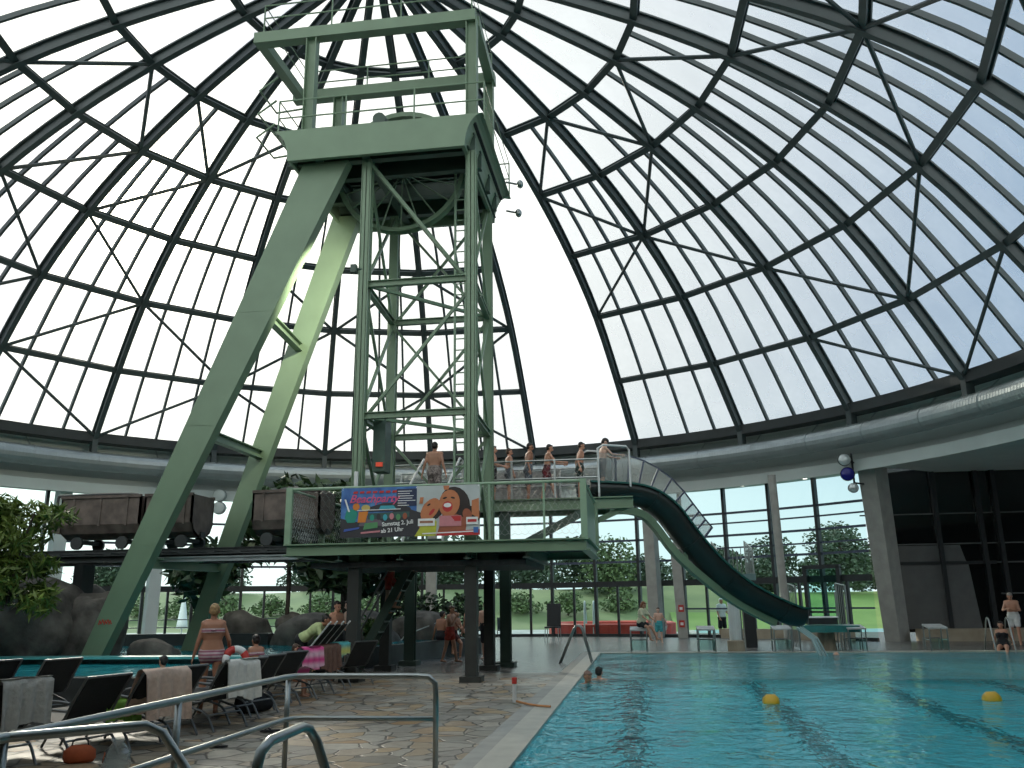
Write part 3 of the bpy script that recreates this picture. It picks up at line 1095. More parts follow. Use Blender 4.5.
# recessed ceiling downlights in the soffit
dl = emit('downlight', (1, .95, .85), 4.0)
for k, (a_, r_) in enumerate(((24.5, 21.6), (33.0, 21.6), (41.0, 21.6))):
    p = dpt(R(a_), r_, 6.57)
    o = empty('ceiling_light', tuple(p), 0, 'small round downlight in the soffit, %s' % ('above the slide pillar', 'above the slim round post', 'left of the leaning column')[k], 'light', 'soffit downlights')
    MB().lathe([(.16, .02), (.16, 0), (.11, -.01)], seg=16, cap=False).build('rim', steel, o)
    MB().lathe([(0, -.005), (.11, -.005)], seg=16, cap=False).build('lens', dl, o)

# three stage spotlights on the leaning column
sb_ = empty('spotlight_bracket', (8.35, 34.5, 6.25), 0, 'dark vertical bracket carrying three round spotlights on the leaning column', 'bracket')
MB().tube([(0, 0, -.6), (0, 0, .85)], .04, 8).build('pole', mullion_mat, sb_)
mb = MB()
mb.bar((0, 0, .5), (.35, .4, .5), .06, .06)
mb.bar((0, 0, -.3), (.45, .45, -.3), .06, .06)
mb.build('arm', mullion_mat, sb_)
lens_a = mat('lens_clear', (.62, .68, .68), .12, .3)
lens_b = mat('lens_blue', (.02, .02, .22), .12, .1)
for z, r_, m_, lb, dx in ((.58, .25, lens_a, 'clear round spotlight, topmost on the leaning column bracket', -.34), (.02, .27, lens_b, 'blue round spotlight in the middle of the column bracket', -.28), (-.52, .19, lens_a, 'smaller clear spotlight, lowest on the column bracket', -.12)):
    s_ = empty('spotlight', (8.35 + dx, 34.3, 6.25 + z), 0, lb, 'spotlight', 'spotlights on the leaning column')
    M_ = Matrix.Rotation(R(90), 3, 'X') @ Matrix.Rotation(R(20), 3, 'Y')
    hb = MB()
    hb.lathe([(.0, .32), (r_ * .5, .3), (r_ * .85, .15), (r_, -.05), (r_, -.12)], seg=18, cap=False)
    hb.v = [tuple(Matrix.Rotation(R(-95), 3, 'X') @ Vector((x, y, -z_)) * 1.0) for x, y, z_ in hb.v]
    hb.v = [(x, -y, z_) for x, y, z_ in hb.v]
    hb.build('housing', mullion_mat, s_, True)
    MB().sphere((0, -.1, 0), (r_ * .95, .06, r_ * .95), 16, 10).build('lens', m_, s_, True)
    MB().tube([(0, 0, 0), (-dx, .15, 0)], .03, 6).build('yoke', mullion_mat, s_)
# camera-side dark speakers box on left fascia: round grey lamp pair seen beyond the first strut
for z, lb in ((6.62, 'upper'), (6.04, 'lower')):
    s_ = empty('spotlight', (-19.2, 37.4, z), 0, '%s of two grey round lamps on the fascia between the struts' % lb, 'spotlight', 'lamps on the left fascia')
    MB().sphere((0, -.1, 0), (.3, .08, .28), 16, 10).build('lens', white_wall, s_, True)
    MB().sphere((0, .05, 0), (.32, .2, .3), 16, 10).build('housing', duct_mat, s_, True)
    MB().tube([(0, .1, 0), (-.1, .9, .1)], .04, 6).build('arm', mullion_mat, s_)
# ------------------------------------------------------------------ headframe tower
TY0, TY1 = 19.0, 22.3
XL, XR = -6.37, -3.69
leg_dark = mat('leg_near_black', (0.026, 0.029, 0.025), 0.55, 0, 0.2, 3)
tower = empty('headframe_tower', (-5.0, 20.6, 0), label='tall green steel mining headframe tower with two inclined struts in the pool hall', cat='tower')


def tp(mb, name, m, smooth=False):
    return under(mb.build(name, m, None, smooth), tower)


for i, (x, y) in enumerate(((XL, TY0), (XR, TY0), (-6.6, TY1), (-3.87, TY1))):
    mb = MB()
    w = .25
    # H-section leg
    mb.box((x, y - w / 2 + .012, 6.3), (w, .024, 12.6))
    mb.box((x, y + w / 2 - .012, 6.3), (w, .024, 12.6))
    mb.box((x, y, 6.3), (.02, w, 12.6))
    mb.box((x - w / 2 + .03, y, 6.3), (.012, w, 12.6))
    mb.box((x + w / 2 - .03, y, 6.3), (.012, w, 12.6))
    l_ = tp(mb, 'leg', green)
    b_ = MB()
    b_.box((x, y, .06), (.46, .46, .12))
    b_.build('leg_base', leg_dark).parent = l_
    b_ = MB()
    b_.box((x, y, 1.33), (.255, .255, 2.42))  # near-black box round the leg, up to just under the lower platform
    b_.build('lower_leg_box', leg_dark).parent = l_
    # white warning strip plate on the two front legs
# inclined struts
for y, (xt, zt), (xb, zb), wt, wb in ((TY0, (-7.45, 12.6), (-12.63, .35), .60, .25), (TY1, (-8.05, 12.7), (-12.0, .35), .40, .21)):
    mb = MB()
    prof = [(xb - wb, zb), (xb + wb, zb), (xt + wt, zt), (xt - wt, zt)]
    mb.xz_prism(prof, y - .16, y + .16)
    st_ = tp(mb, 'inclined_strut', green)
    mb = MB()
    mb.box((xb, y, .3), (.95, .8, .3))
    mb.build('strut_foot', basin_dark).parent = st_
    for t in (.22, .45, .68):
        q = MB()
        x_ = xb + (xt - xb) * t
        z_ = zb + (zt - zb) * t
        h_ = wb + (wt - wb) * t
        q.bar((x_ - h_ * .97, y - .162, z_), (x_ + h_ * .97, y - .162, z_), .008, .015)
        q.build('weld_seam', green).parent = st_
# ties between the struts
for z in (2.65, 5.7, 8.75):
    xa = -12.63 + (z - .35) / 12.25 * 5.18
    xb2 = -12.0 + (z - .35) / 12.35 * 3.95
    mb = MB()
    mb.ibar((xa + .1, TY0, z), (xb2, TY1, z), .2, .24, (0, 0, 1), .03)
    tp(mb, 'strut_tie', green)
# red scrawl on the front strut
mb = MB()
for k, (dx, dz) in enumerate(((0, 0), (.07, .02), (.14, 0), (.2, .02), (.26, .0))):
    mb.tube([(-12.42 + dx, TY0 - .17, 1.26 + dz), (-12.39 + dx, TY0 - .17, 1.36 + dz), (-12.36 + dx, TY0 - .17, 1.27 + dz)], .012, 5)
tp(mb, 'red_scrawl', sign_red)
# head platform: girders with concave ends
Z0, Z1 = 12.55, 13.36


def flare(a, side):
    """outline of the flaring end plates of the platform, a from 0 (foot) to pi/2 (top)"""
    z = Z0 - .05 + (Z1 - Z0 + .05) * math.sin(a)
    return ((-3.76 + .46 * (1 - math.cos(a))) if side > 0 else (-8.32 - .46 * (1 - math.cos(a))), z)


def cove_end():
    pts = [flare(PI / 2 * k / 8, 1) for k in range(9)]
    return pts + [flare(PI / 2 * k / 8, -1) for k in range(8, -1, -1)]


PY_A, PY_B = 18.55, 22.95
mb = MB()
mb.xz_prism(cove_end(), PY_A - .1, PY_A + .02)
tp(mb, 'front_girder', green)
mb = MB()
mb.xz_prism(cove_end(), PY_B - .12, PY_B)
tp(mb, 'rear_girder', green)
# side girders: plates that flare outward to the top, with coved far ends
for sd in (1, -1):
    vs, fs = [], []
    n = 8
    for i in range(2):
        for k in range(n + 1):
            a = PI / 2 * k / n
            x, z = flare(a, sd)
            x -= .08 * i * sd
            vs.append((x, PY_A + .021, z))
            vs.append((x, PY_B - .25 + .5 * (1 - math.cos(a)), z))
    m_ = 2 * (n + 1)
    for k in range(n):
        fs.append((2 * k, 2 * k + 1, 2 * k + 3, 2 * k + 2))
        fs.append((m_ + 2 * k, m_ + 2 * k + 2, m_ + 2 * k + 3, m_ + 2 * k + 1))
        for s in (0, 1):
            fs.append((2 * k + s, 2 * k + 2 + s, m_ + 2 * k + 2 + s, m_ + 2 * k + s))
    fs.append((0, 1, m_ + 1, m_))
    fs.append((2 * n, 2 * n + 1, m_ + 2 * n + 1, m_ + 2 * n))
    mb = MB()
    mb.add(vs, fs)
    tp(mb, 'side_girder', green)
# platform deck with the well for the wheel, its joists below
mb = MB()
for x0, x1, y0, y1 in ((-8.55, -3.5, PY_A + .1, 20.25), (-8.55, -3.5, 20.95, PY_B - .1), (-8.55, -7.6, 20.25, 20.95), (-4.2, -3.5, 20.25, 20.95)):
    mb.box(((x0 + x1) / 2, (y0 + y1) / 2, 13.2), (x1 - x0, y1 - y0, .05))
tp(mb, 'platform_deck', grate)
for y in (19.0, 19.9, 21.2, 22.3):
    mb = MB()
    mb.ibar((-8.5, y, 12.85), (-3.6, y, 12.85), .2, .5, (0, 0, 1), .03)
    tp(mb, 'joist', green_dark)
for x in (-7.6, -6.37, -3.8):
    mb = MB()
    mb.ibar((x, PY_A + .12, 12.8), (x, PY_B - .12, 12.8), .2, .4, (0, 0, 1), .03)
    tp(mb, 'joist', green_dark)
# top frame
for (x, y, z1) in ((-8.05, 19.05, 16.5), (XR, 19.05, 16.5), (-8.45, 22.25, 16.85), (-3.8, 22.25, 16.85)):
    mb = MB()
    mb.box((x, y, (13.3 + z1) / 2), (.28, .03, z1 - 13.3))
    mb.box((x - .13, y, (13.3 + z1) / 2), (.025, .26, z1 - 13.3))
    mb.box((x + .13, y, (13.3 + z1) / 2), (.025, .26, z1 - 13.3))
    tp(mb, 'post', green)
mb = MB()
mb.box((-6.63, 19.05, 16.57), (6.1, .3, .32))
tp(mb, 'top_beam', green)
mb = MB()
mb.box((-6.75, 22.25, 16.85), (6.3, .3, .32))
tp(mb, 'top_beam', green)
for x in (-9.55, -3.65):
    mb = MB()
    mb.bar((x, 19.2, 16.57), (x - .1, 22.1, 16.85), .26, .28)
    tp(mb, 'top_beam', green)
# handrails of the head platform and of the top frame
for zs, x0, x1, y0, y1, nam in (((13.85, 14.35), -8.7, -3.3, 18.65, 22.85, 'handrail'), ((17.3, 17.7), -9.5, -3.7, 19.1, 22.2, 'handrail')):
    for z in zs:
        mb = MB()
        mb.tube([(x0, y0, z), (x1, y0, z), (x1, y1, z), (x0, y1, z)], .022, 6, True)
        tp(mb, nam, green)
    for x in (x0, (x0 * 2 + x1) / 3, (x0 + 2 * x1) / 3, x1):
        for y in (y0, y1):
            mb = MB()
            mb.tube([(x, y, zs[0] - .55), (x, y, zs[1])], .022, 6)
            tp(mb, 'rail_post', green)
# small cage brackets at the left end of the top frame
for z in (14.0, 14.7, 15.4):
    mb = MB()
    mb.tube([(-9.0, 19.1, z), (-9.5, 19.1, z - .35), (-9.5, 20.2, z - .35), (-8.5, 20.6, z)], .03, 6)
    tp(mb, 'cage_hoop', green)
for i, z in enumerate((12.4, 13.3)):
    mb = MB()
    mb.sphere((-2.95 + .06 * i, 22.2, z), (.1, .14, .12), 10, 6)
    mb.tube([(-3.3, 22.2, z + .1), (-2.95, 22.2, z)], .03, 6)
    tp(mb, 'floodlight_or_added_box', steel)
mb = MB()
mb.tube([(-6.0, 18.6, 13.55), (-6.0, 18.95, 13.6)], .17, 12)
tp(mb, 'motor', green_dark)
fl_d = bpy.data.lights.new('added_strut_spot', 'SPOT')  # added spot that makes the rear strut pale; no such lamp is known
fl_d.energy = 1150
fl_d.spot_size = R(104)
fl_d.spot_blend = .6
fl_d.shadow_soft_size = .12
fl_d.color = (1.0, .92, .70)
fl_o = bpy.data.objects.new('added_strut_spot', fl_d)
C.objects.link(fl_o)
fl_o.location = (-6.65, 18.95, 9.6)
fl_o.rotation_euler = (Vector((-9.7, 21.6, 9.6)) - Vector(fl_o.location)).to_track_quat('-Z', 'Y').to_euler()
mb = MB()
mb.box((-6.6, 18.84, 9.62), (.14, .14, .2))  # invented housing and arm for the added spot
mb.tube([(-6.4, 18.9, 9.62), (-6.6, 18.84, 9.62)], .03, 6)
tp(mb, 'floodlight_or_added_box', green_dark)
# sheave wheel
WC = Vector((-5.95, 20.6, 13.1))
RW = 1.72
mb = MB()
pts = [WC + Vector((RW * math.cos(2 * PI * k / 40), 0, RW * math.sin(2 * PI * k / 40))) for k in range(40)]
ups = [(p - WC).normalized() for p in pts]
mb.sweep(pts, [(-.11, -.05), (.11, -.05), (.13, .07), (.06, .0), (-.06, .0), (-.13, .07)], ups, loop=True)
wheel = tp(mb, 'sheave_wheel', green)
for k in range(20):
    a = 2 * PI * k / 20
    mb = MB()
    s_ = .09 if k % 2 else -.09
    mb.tube([WC + Vector((0, s_, 0)), WC + Vector((RW * math.cos(a), s_ * .3, RW * math.sin(a)))], .022, 5)
    o = mb.build('spoke', green)
    o.parent = wheel
mb = MB()
mb.tube([WC + Vector((0, -.35, 0)), WC + Vector((0, .35, 0))], .17, 14)
mb.build('hub', green_dark).parent = wheel
# horizontal bracing frames and X braces
x2l, x2r = -6.6, -3.87
for z in (5.95, 9.25):
    for a, b in (((XL, TY0, z), (XR, TY0, z)), ((x2l, TY1, z + .1), (x2r, TY1, z + .1)), ((XL, TY0, z), (x2l, TY1, z + .1)), ((XR, TY0, z), (x2r, TY1, z + .1))):
        mb = MB()
        mb.ibar(a, b, .14, .16, (0, 0, 1), .02)
        tp(mb, 'tie_beam', green)
    mb = MB()
    mb.bar((XL, TY0, z), (x2r, TY1, z + .1), .08, .08)
    tp(mb, 'plan_brace', green)
for z0, z1 in ((3.0, 5.95), (5.95, 9.25), (9.25, 12.6)):
    for (a, b) in (((x2l, TY1), (x2r, TY1)), ((XL, TY0), (x2l, TY1)), ((XR, TY0), (x2r, TY1))):
        for p, q in (((a[0], a[1], z0), (b[0], b[1], z1)), ((b[0], b[1], z0), (a[0], a[1], z1))):
            mb = MB()
            mb.bar(p, q, .07, .07)
            tp(mb, 'cross_brace', green)
mb = MB()
mb.bar((XL, TY0, 12.6), (XR, TY0 + 1.2, 9.2), .09, .09)
tp(mb, 'cross_brace', green)
mb = MB()
mb.bar((XR, TY0 + .3, 9.2), (XL, TY0 + .3, 5.95), .07, .07)
tp(mb, 'cross_brace', green)
# rung ladder inside the tower
for dx in (0, .17):
    mb = MB()
    mb.box((-4.42 + dx * 1.6, 20.5, 8.2), (.05, .07, 10.2))
    tp(mb, 'ladder_rail', green_pale)
for k in range(33):
    mb = MB()
    mb.tube([(-4.42, 20.5, 3.4 + .3 * k), (-4.15, 20.5, 3.4 + .3 * k)], .018, 5)
    tp(mb, 'ladder_rung', green_pale)
# control box with a small red display on the left front leg
mb = MB()
mb.box((-6.05, 19.75, 5.35), (.3, .5, 1.3))
cb = tp(mb, 'control_box', mat('box_green', (.06, .11, .085), .5))
MB().box((-6.02, 19.47, 4.86), (.16, .05, .10)).build('display', emit('red_display', (.7, .08, .04), .25)).parent = cb
mb = MB()
mb.tube([(XL + .02, 18.8, 4.2), (XL + .02, 18.8, 4.6)], .05, 6)
tp(mb, 'white_sleeve', tube_white)

# ------------------------------------------------------------------ platforms
def mesh_panel(a, b, z0, z1, sx=.14, r=.0045):
    """expanded-metal lattice between two ground points"""
    a, b = Vector((*a, 0)), Vector((*b, 0))
    L = (b - a).length
    mb = MB()
    h = z1 - z0
    n = max(2, int(L / sx))
    nz = max(2, int(h / .105))
    for k in range(nz + 1):
        pts = []
        for i in range(2 * n + 1):
            t = i / (2 * n)
            zz = z0 + h * k / nz + (.05 if (i + k) % 2 else -.05) * .9
            pts.append(a.lerp(b, t) + Vector((0, 0, min(z1, max(z0, zz)))))
        mb.tube(pts, r, 3)
    return mb


pl = empty('viewing_platform', (-4.45, 20.6, 2.95), label='lower green steel platform with mesh railing that carries the party banner', cat='platform')


def pp(mb, name, m, par=None):
    par = par or pl
    return under(mb.build(name, m), par)


LX0, LX1, LY0, LY1 = -7.8, -1.12, 18.5, 22.75
for a, b in (((LX0, LY0), (LX1, LY0)), ((LX1, LY0), (LX1, LY1)), ((LX1, LY1), (LX0, LY1)), ((LX0, LY1), (LX0, LY0))):
    mb = MB()
    mb.ibar((*a, 2.83), (*b, 2.83), .2, .26, (0, 0, 1), .03)
    pp(mb, 'edge_beam', green)
mb = MB()
for x0, x1, y0, y1 in ((LX0, LX1, LY0, LY1),):
    mb.box(((x0 + x1) / 2, (y0 + y1) / 2, 2.92), (x1 - x0, y1 - y0, .05))
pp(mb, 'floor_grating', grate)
for x in (-6.6, -5.2, -3.7, -2.4):
    mb = MB()
    mb.ibar((x, LY0, 2.72), (x, LY1, 2.72), .16, .3, (0, 0, 1), .025)
    pp(mb, 'joist', green_dark)
mb = MB()
mb.box((-4.9, 20.6, 2.5), (4.9, 3.6, .12))
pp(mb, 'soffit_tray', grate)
for (x, y) in ((LX0, LY0), (LX1 - .02, LY0), (LX1, LY1), (LX0, LY1), (-7.8, 20.6)):
    mb = MB()
    mb.box((x, y, 3.58), (.14, .1, 1.3))
    pp(mb, 'rail_post', green_pale if y == LY0 else green)
for y, x0, x1 in ((LY0, LX0, LX1),):
    mb = MB()
    mb.tube([(x0, y, 4.19), (x1, y, 4.19)], .035, 8)
    pp(mb, 'handrail', green_pale)
mb = MB()
mb.tube([(LX0, LY0, 4.19), (LX0, LY1, 4.19)], .03, 8)
pp(mb, 'handrail', green_pale)
mb = MB()
mb.tube([(LX1, LY0, 4.19), (LX1, LY1, 4.19)], .03, 8)
pp(mb, 'handrail', green_pale)
mp_ = MB()
for k in range(8):
    mp_ = mp_
pp(mesh_panel((-7.7, LY0), (-6.5, LY0), 3.05, 4.12), 'mesh_panel', steel)
pp(mesh_panel((-3.3, LY0), (-1.25, LY0), 3.05, 4.12), 'mesh_panel', steel)
pp(mesh_panel((-7.8, LY0 + .2), (-7.8, LY1 - .1), 3.05, 4.12), 'mesh_panel', steel)
mb = MB()
mb.box((LX1 + .02, (LY0 + LY1) / 2 - .2, 3.5), (.03, LY1 - LY0 - .9, 1.05))
pp(mb, 'end_panel', green)
for x in (-5.9, -4.6, -3.2, -2.0):
    mb = MB()
    mb.box((x, LY0, 3.55), (.045, .045, 1.25))
    pp(mb, 'baluster', green_pale)

up = empty('slide_platform', (-3.8, 24, 4.3), label='upper green walkway with railing where boys queue for the slide', cat='platform')
UX0, UX1, UY0, UY1 = -7.0, -1.0, 23.3, 24.9
UZ = 4.38
mb = MB()
mb.box(((UX0 + UX1) / 2, (UY0 + UY1) / 2, UZ - .03), (UX1 - UX0, UY1 - UY0, .06))
pp(mb, 'floor_grating', grate, up)
for y in (UY0, UY1):
    mb = MB()
    mb.ibar((UX0, y, UZ - .16), (UX1 + .9, y, UZ - .16), .2, .32, (0, 0, 1), .03)
    pp(mb, 'edge_beam', green, up)
    for z in (UZ + .55, UZ + 1.05):
        if y == UY1 and z > UZ + 1:
            pass
        mb = MB()
        mb.tube([(UX0, y, z), (UX1, y, z)], .025, 8)
        pp(mb, 'handrail', steel, up)
    for k in range(6):
        x = UX0 + (UX1 - UX0) * k / 5
        mb = MB()
        mb.box((x, y, UZ + .5), (.05, .05, 1.1))
        pp(mb, 'rail_post', steel, up)
    pp(mesh_panel((UX0 + .1, y), (UX1 - .1, y), UZ + .08, UZ + .98, .16, .0045), 'mesh_panel', steel, up)
for x, y in ((-6.42, 24.05), (-3.63, 23.45), (-1.2, 23.35)):
    mb = MB()
    z0_ = 0 if x < -2 else 2.95
    mb.box((x, y - .12, (z0_ + UZ - .3) / 2), (.28, .03, UZ - .3 - z0_))
    mb.box((x, y + .12, (z0_ + UZ - .3) / 2), (.28, .03, UZ - .3 - z0_))
    mb.box((x, y, (z0_ + UZ - .3) / 2), (.05, .24, UZ - .3 - z0_))
    if x < -2:
        mb.box((x, y, .06), (.5, .5, .12))
    pp(mb, 'leg', green_dark if x < -2 else green, up)
mb = MB()
mb.bar((-3.4, 23.2, 3.0), (-1.3, 23.2, 4.05), .16, .2)
pp(mb, 'diagonal_brace', green_dark, up)
mb = MB()
mb.bar((-1.1, 23.4, 3.75), (-.25, 23.4, 4.12), .12, .14)
pp(mb, 'diagonal_brace', green, up)
mb = MB()
mb.box((-3.2, 25.0, UZ + .55), (2.0, .03, .95))
pp(mb, 'screen_panel', mat('screen_panel', (.33, .34, .33), .6), up)

# stair between the two platforms with white rails
st = empty('platform_stair', (-5.2, 21.6, 2.95), 0, 'short stair with pale handrails joining the lower platform to the upper walkway', 'stairs')
for k in range(7):
    MB().box((0, -.9 + .27 * k, .2 + .19 * k), (.95, .26, .04)).build('tread', green_dark, st)
for s in (-.5, .5):
    MB().bar((s, -1.1, .02), (s, 1.0, 1.5), .05, .18).build('stringer', green, st)
    MB().tube([(s, -1.1, .0), (s, -1.1, 1.25), (s, .9, 2.5), (s, 1.3, 2.5), (s, 1.3, 1.3)], .03, 8).build('handrail', tube_white, st)
# steep stair from the deck to the lower platform
s2 = empty('steel_staircase', (-5.9, 21.1, 0), R(6), 'steep dark steel staircase from the deck up behind the front left tower leg', 'stairs')
for k in range(11):
    MB().box((-.95 + .13 * k, .0, .24 + .245 * k), (.24, .75, .035)).build('tread', green_dark, s2)
for s in (-.4, .4):
    MB().bar((-1.1, s, .0), (.45, s, 2.85), .05, .2, (0, 0, 1)).build('stringer', green_dark, s2)
    MB().tube([(-1.05, s, .05), (-1.05, s, 1.0), (.2, s, 3.25)], .025, 7).build('handrail', tube_grey, s2)

# ------------------------------------------------------------------ banner
ban = empty('party_banner', (-4.98, LY0 - .06, 3.62), 0, 'colourful party banner tied to the lower platform railing, reading Samstag 2. Juli ab 21 Uhr', 'banner')
BW, BH = 3.16, 1.10


def bmat(name, c):
    return mat('banner_' + name, c, .45, 0, .06, 9)


def wavy(x, z):
    return .002 * math.sin(x * 7 + 1) + .0015 * math.sin(z * 8 + x * 3)


def sheet(name, x0, x1, z0, z1, m, par, off=0.0, nx=24, nz=10):
    vs, fs = [], []
    for i in range(nx + 1):
        for k in range(nz + 1):
            x = x0 + (x1 - x0) * i / nx
            z = z0 + (z1 - z0) * k / nz
            vs.append((x, wavy(x, z) - off, z))
    for i in range(nx):
        for k in range(nz):
            a_ = i * (nz + 1) + k
            fs.append((a_, a_ + nz + 1, a_ + nz + 2, a_ + 1))
    n_ = len(vs)
    vs2 = vs + [(x, y + .004, z) for x, y, z in vs]
    fs2 = fs + [tuple(n_ + q for q in reversed(f)) for f in fs]
    return MB().add(vs2, fs2).build(name, m, par, True, False)


bx0, bx1 = -BW / 2, BW / 2
bz0, bz1 = -BH / 2, BH / 2
blue_m = mat('banner_blue', (.02, .07, .26), .45, 0, .3, 3.2, 0, (.09, .25, .52))
sheet('left_sheet', bx0, .16, bz0, bz1, blue_m, ban)
sheet('photo_sheet', .16, bx1, bz0, bz1, mat('banner_white', (.42, .47, .46), .45, 0, .1, 2), ban)


def disc(name, cx, cz, rx, rz, m, off, rot=0.0, seg=20, a0=0, a1=2 * PI):
    vs = []
    for k in range(seg):
        a_ = a0 + (a1 - a0) * k / (seg if abs(a1 - a0 - 2 * PI) < 1e-6 else seg - 1)
        x, z = rx * math.cos(a_), rz * math.sin(a_)
        x, z = x * math.cos(rot) - z * math.sin(rot), x * math.sin(rot) + z * math.cos(rot)
        vs.append((cx + x, wavy(cx + x, cz + z) - off, cz + z))
    MB().add(vs, [tuple(range(seg))]).build(name, m, ban, False, False)


def patch(name, pts, m, off):
    vs = [(x, wavy(x, z) - off, z) for x, z in pts]
    MB().add(vs, [tuple(range(len(vs)))]).build(name, m, ban, False, False)


def text(body, x, z, size, m, off, shear=0.0, rot=0.0, bold=0.0, name='lettering', sx=1.0):
    cu = bpy.data.curves.new(name, 'FONT')
    cu.body = body
    cu.size = size
    cu.shear = shear
    cu.offset = bold
    cu.extrude = .001
    cu.align_x = 'CENTER'
    o = bpy.data.objects.new(name, cu)
    C.objects.link(o)
    dg = bpy.context.evaluated_depsgraph_get()
    me = bpy.data.meshes.new_from_object(o.evaluated_get(dg))
    bpy.data.objects.remove(o)
    c_, s_ = math.cos(rot), math.sin(rot)
    for v in me.vertices:
        a_, b_ = v.co.x * sx, v.co.y
        X, Z = x + a_ * c_ - b_ * s_, z + a_ * s_ + b_ * c_
        v.co = (X, wavy(X, Z) - off - v.co.z, Z)
    me.materials.clear()
    me.materials.append(m)
    o = bpy.data.objects.new(name, me)
    C.objects.link(o)
    o.parent = ban
    return o


char_m = bmat('charcoal', (.035, .035, .04))
navy_m = bmat('navy', (.02, .03, .075))
pink_m = bmat('pink', (.58, .09, .20))
red_m = bmat('red', (.45, .03, .03))
wht_m = bmat('white_print', (.70, .72, .70))
skin_o = bmat('tanned_print', (.47, .17, .07))
skin_d = bmat('tanned_shadow', (.30, .09, .045))
lime_m = bmat('lime_print', (.45, .48, .05))
teal_m = bmat('teal_print', (.02, .25, .18))
orange_m = bmat('orange_print', (.60, .20, .03))
aqua_m = bmat('aqua_print', (.05, .35, .42))
hairp = bmat('dark_hair_print', (.02, .014, .012))
greenp = bmat('green_print', (.08, .25, .10))
pinkp = bmat('pale_pink_print', (.5, .2, .22))
# charcoal ground of the lower left
patch('charcoal_ground', [(bx0, bz0), (.62, bz0), (.30, -.05), (-.15, .1), (-.9, -.22), (-1.25, -.2), (bx0, -.12)], char_m, .008)
patch('navy_box', [(-.30, .12), (.16, .12), (.16, .50), (-.30, .50)], navy_m, .010)
for k in range(7):
    w_ = (.32, .27, .36, .33, .40, .2, .26)[k]
    patch('small_print', [(-.27, .44 - .052 * k), (-.27 + w_, .44 - .052 * k), (-.27 + w_, .455 - .052 * k), (-.27, .455 - .052 * k)], wht_m, .013)
# bar with a roof of thatch, cocktails on the left
patch('bar_roof', [(-.98, .02), (-.9, .12), (-.6, .2), (-.25, .2), (.02, .08), (.05, 0)], char_m, .012)
patch('bar_glow', [(-.7, .06), (-.66, .14), (-.36, .14), (-.3, .06)], aqua_m, .014)
patch('bar_counter', [(-.95, -.16), (.0, -.12), (.0, .0), (-.95, -.02)], bmat('bar_print', (.04, .09, .08)), .014)
for k in range(6):
    disc('bar_guest', -.85 + .15 * k, -.12 + .02 * (k % 2), .05, .07, (teal_m, char_m, aqua_m, pinkp, greenp, skin_d)[k], .017)
patch('light_streak', [(-1.2, .04), (-.2, .05), (-.2, .065), (-1.2, .055)], wht_m, .018)
patch('cocktail_glass', [(-1.42, -.22), (-1.24, -.22), (-1.18, .0), (-1.28, .08), (-1.44, .06), (-1.48, -.1)], teal_m, .016)
patch('cocktail_glass', [(-1.18, -.22), (-1.0, -.22), (-.94, .02), (-1.16, .02)], orange_m, .016)
disc('cocktail_fruit', -1.22, .13, .08, .08, orange_m, .018)
disc('cocktail_fruit', -1.0, .1, .1, .07, bmat('yellow_print', (.5, .4, .12)), .018)
patch('straw', [(-1.5, .3), (-1.46, .3), (-1.36, .02), (-1.4, .02)], wht_m, .019)
# titles and date
text('Beachparty', -.82, .22, .25, pink_m, .02, .35, .0, .004)
for k in range(7):
    patch('title_dash', [(-1.3 + .15 * k, .42), (-1.2 + .15 * k, .425), (-1.19 + .15 * k, .475), (-1.29 + .15 * k, .47)], red_m, .016)
text('Samstag 2. Juli', -.26, -.29, .125, wht_m, .022, 0, R(4), .003)
text('ab 21 Uhr', -.38, -.44, .125, wht_m, .022, 0, R(4), .003)
# green round emblem and blue scrawl at the lower left
disc('emblem_arch', -.87, -.30, .28, .19, bmat('emblem_grey', (.12, .1, .12)), .012, 0, 20, 0, PI)
patch('emblem_letters', [(-1.05, -.38), (-.72, -.34), (-.72, -.22), (-1.01, -.24)], greenp, .015)
patch('emblem_ribbon', [(-1.1, -.47), (-.66, -.44), (-.66, -.40), (-1.1, -.43)], pinkp, .015)
patch('blue_scrawl', [(-1.5, -.42), (-1.15, -.36), (-1.13, -.32), (-1.48, -.36)], bmat('blue_print', (.05, .1, .35)), .015)
# people in the photograph on the right half: two laughing faces
disc('hair_print', 1.02, .12, .34, .40, hairp, .008, R(15))
disc('hair_print', .52, .02, .26, .22, hairp, .008, R(35))
disc('hair_print', 1.38, -.12, .22, .2, hairp, .008)
patch('shoulder_print', [(.62, bz0), (1.25, bz0), (1.3, -.2), (1.05, -.08), (.75, -.08)], skin_d, .012)
patch('arm_print', [(.1, bz0), (.38, bz0), (.52, -.1), (.4, .0), (.28, -.12)], skin_o, .010)
patch('shirt_print', [(.12, bz0), (.60, bz0), (.62, -.24), (.5, -.13), (.34, -.2), (.22, -.4)], lime_m, .013)
disc('face_print', .47, .03, .17, .28, skin_o, .016, R(-38))
disc('face_print', .90, .15, .235, .30, skin_o, .017, R(-8))
disc('lips_print', .86, .08, .115, .115, red_m, .020)
disc('teeth_print', .86, .11, .085, .05, wht_m, .022)
disc('lips_print', .51, -.03, .09, .035, red_m, .019, R(50))
disc('eye_print', .80, .27, .05, .02, hairp, .020, R(15))
disc('eye_print', .98, .27, .05, .02, hairp, .020, R(-15))
disc('eye_print', .44, .13, .045, .02, hairp, .019, R(30))
patch('finger_print', [(.78, .45), (.88, .45), (.9, .54), (.76, .54)], skin_o, .018)
patch('finger_print', [(.22, .16), (.3, .16), (.32, .3), (.24, .3)], skin_o, .018)
disc('face_print', 1.30, -.10, .1, .13, skin_d, .016, R(20))
patch('arm_print', [(1.4, -.1), (1.57, -.2), (1.56, .25), (1.4, .2)], skin_o, .017)
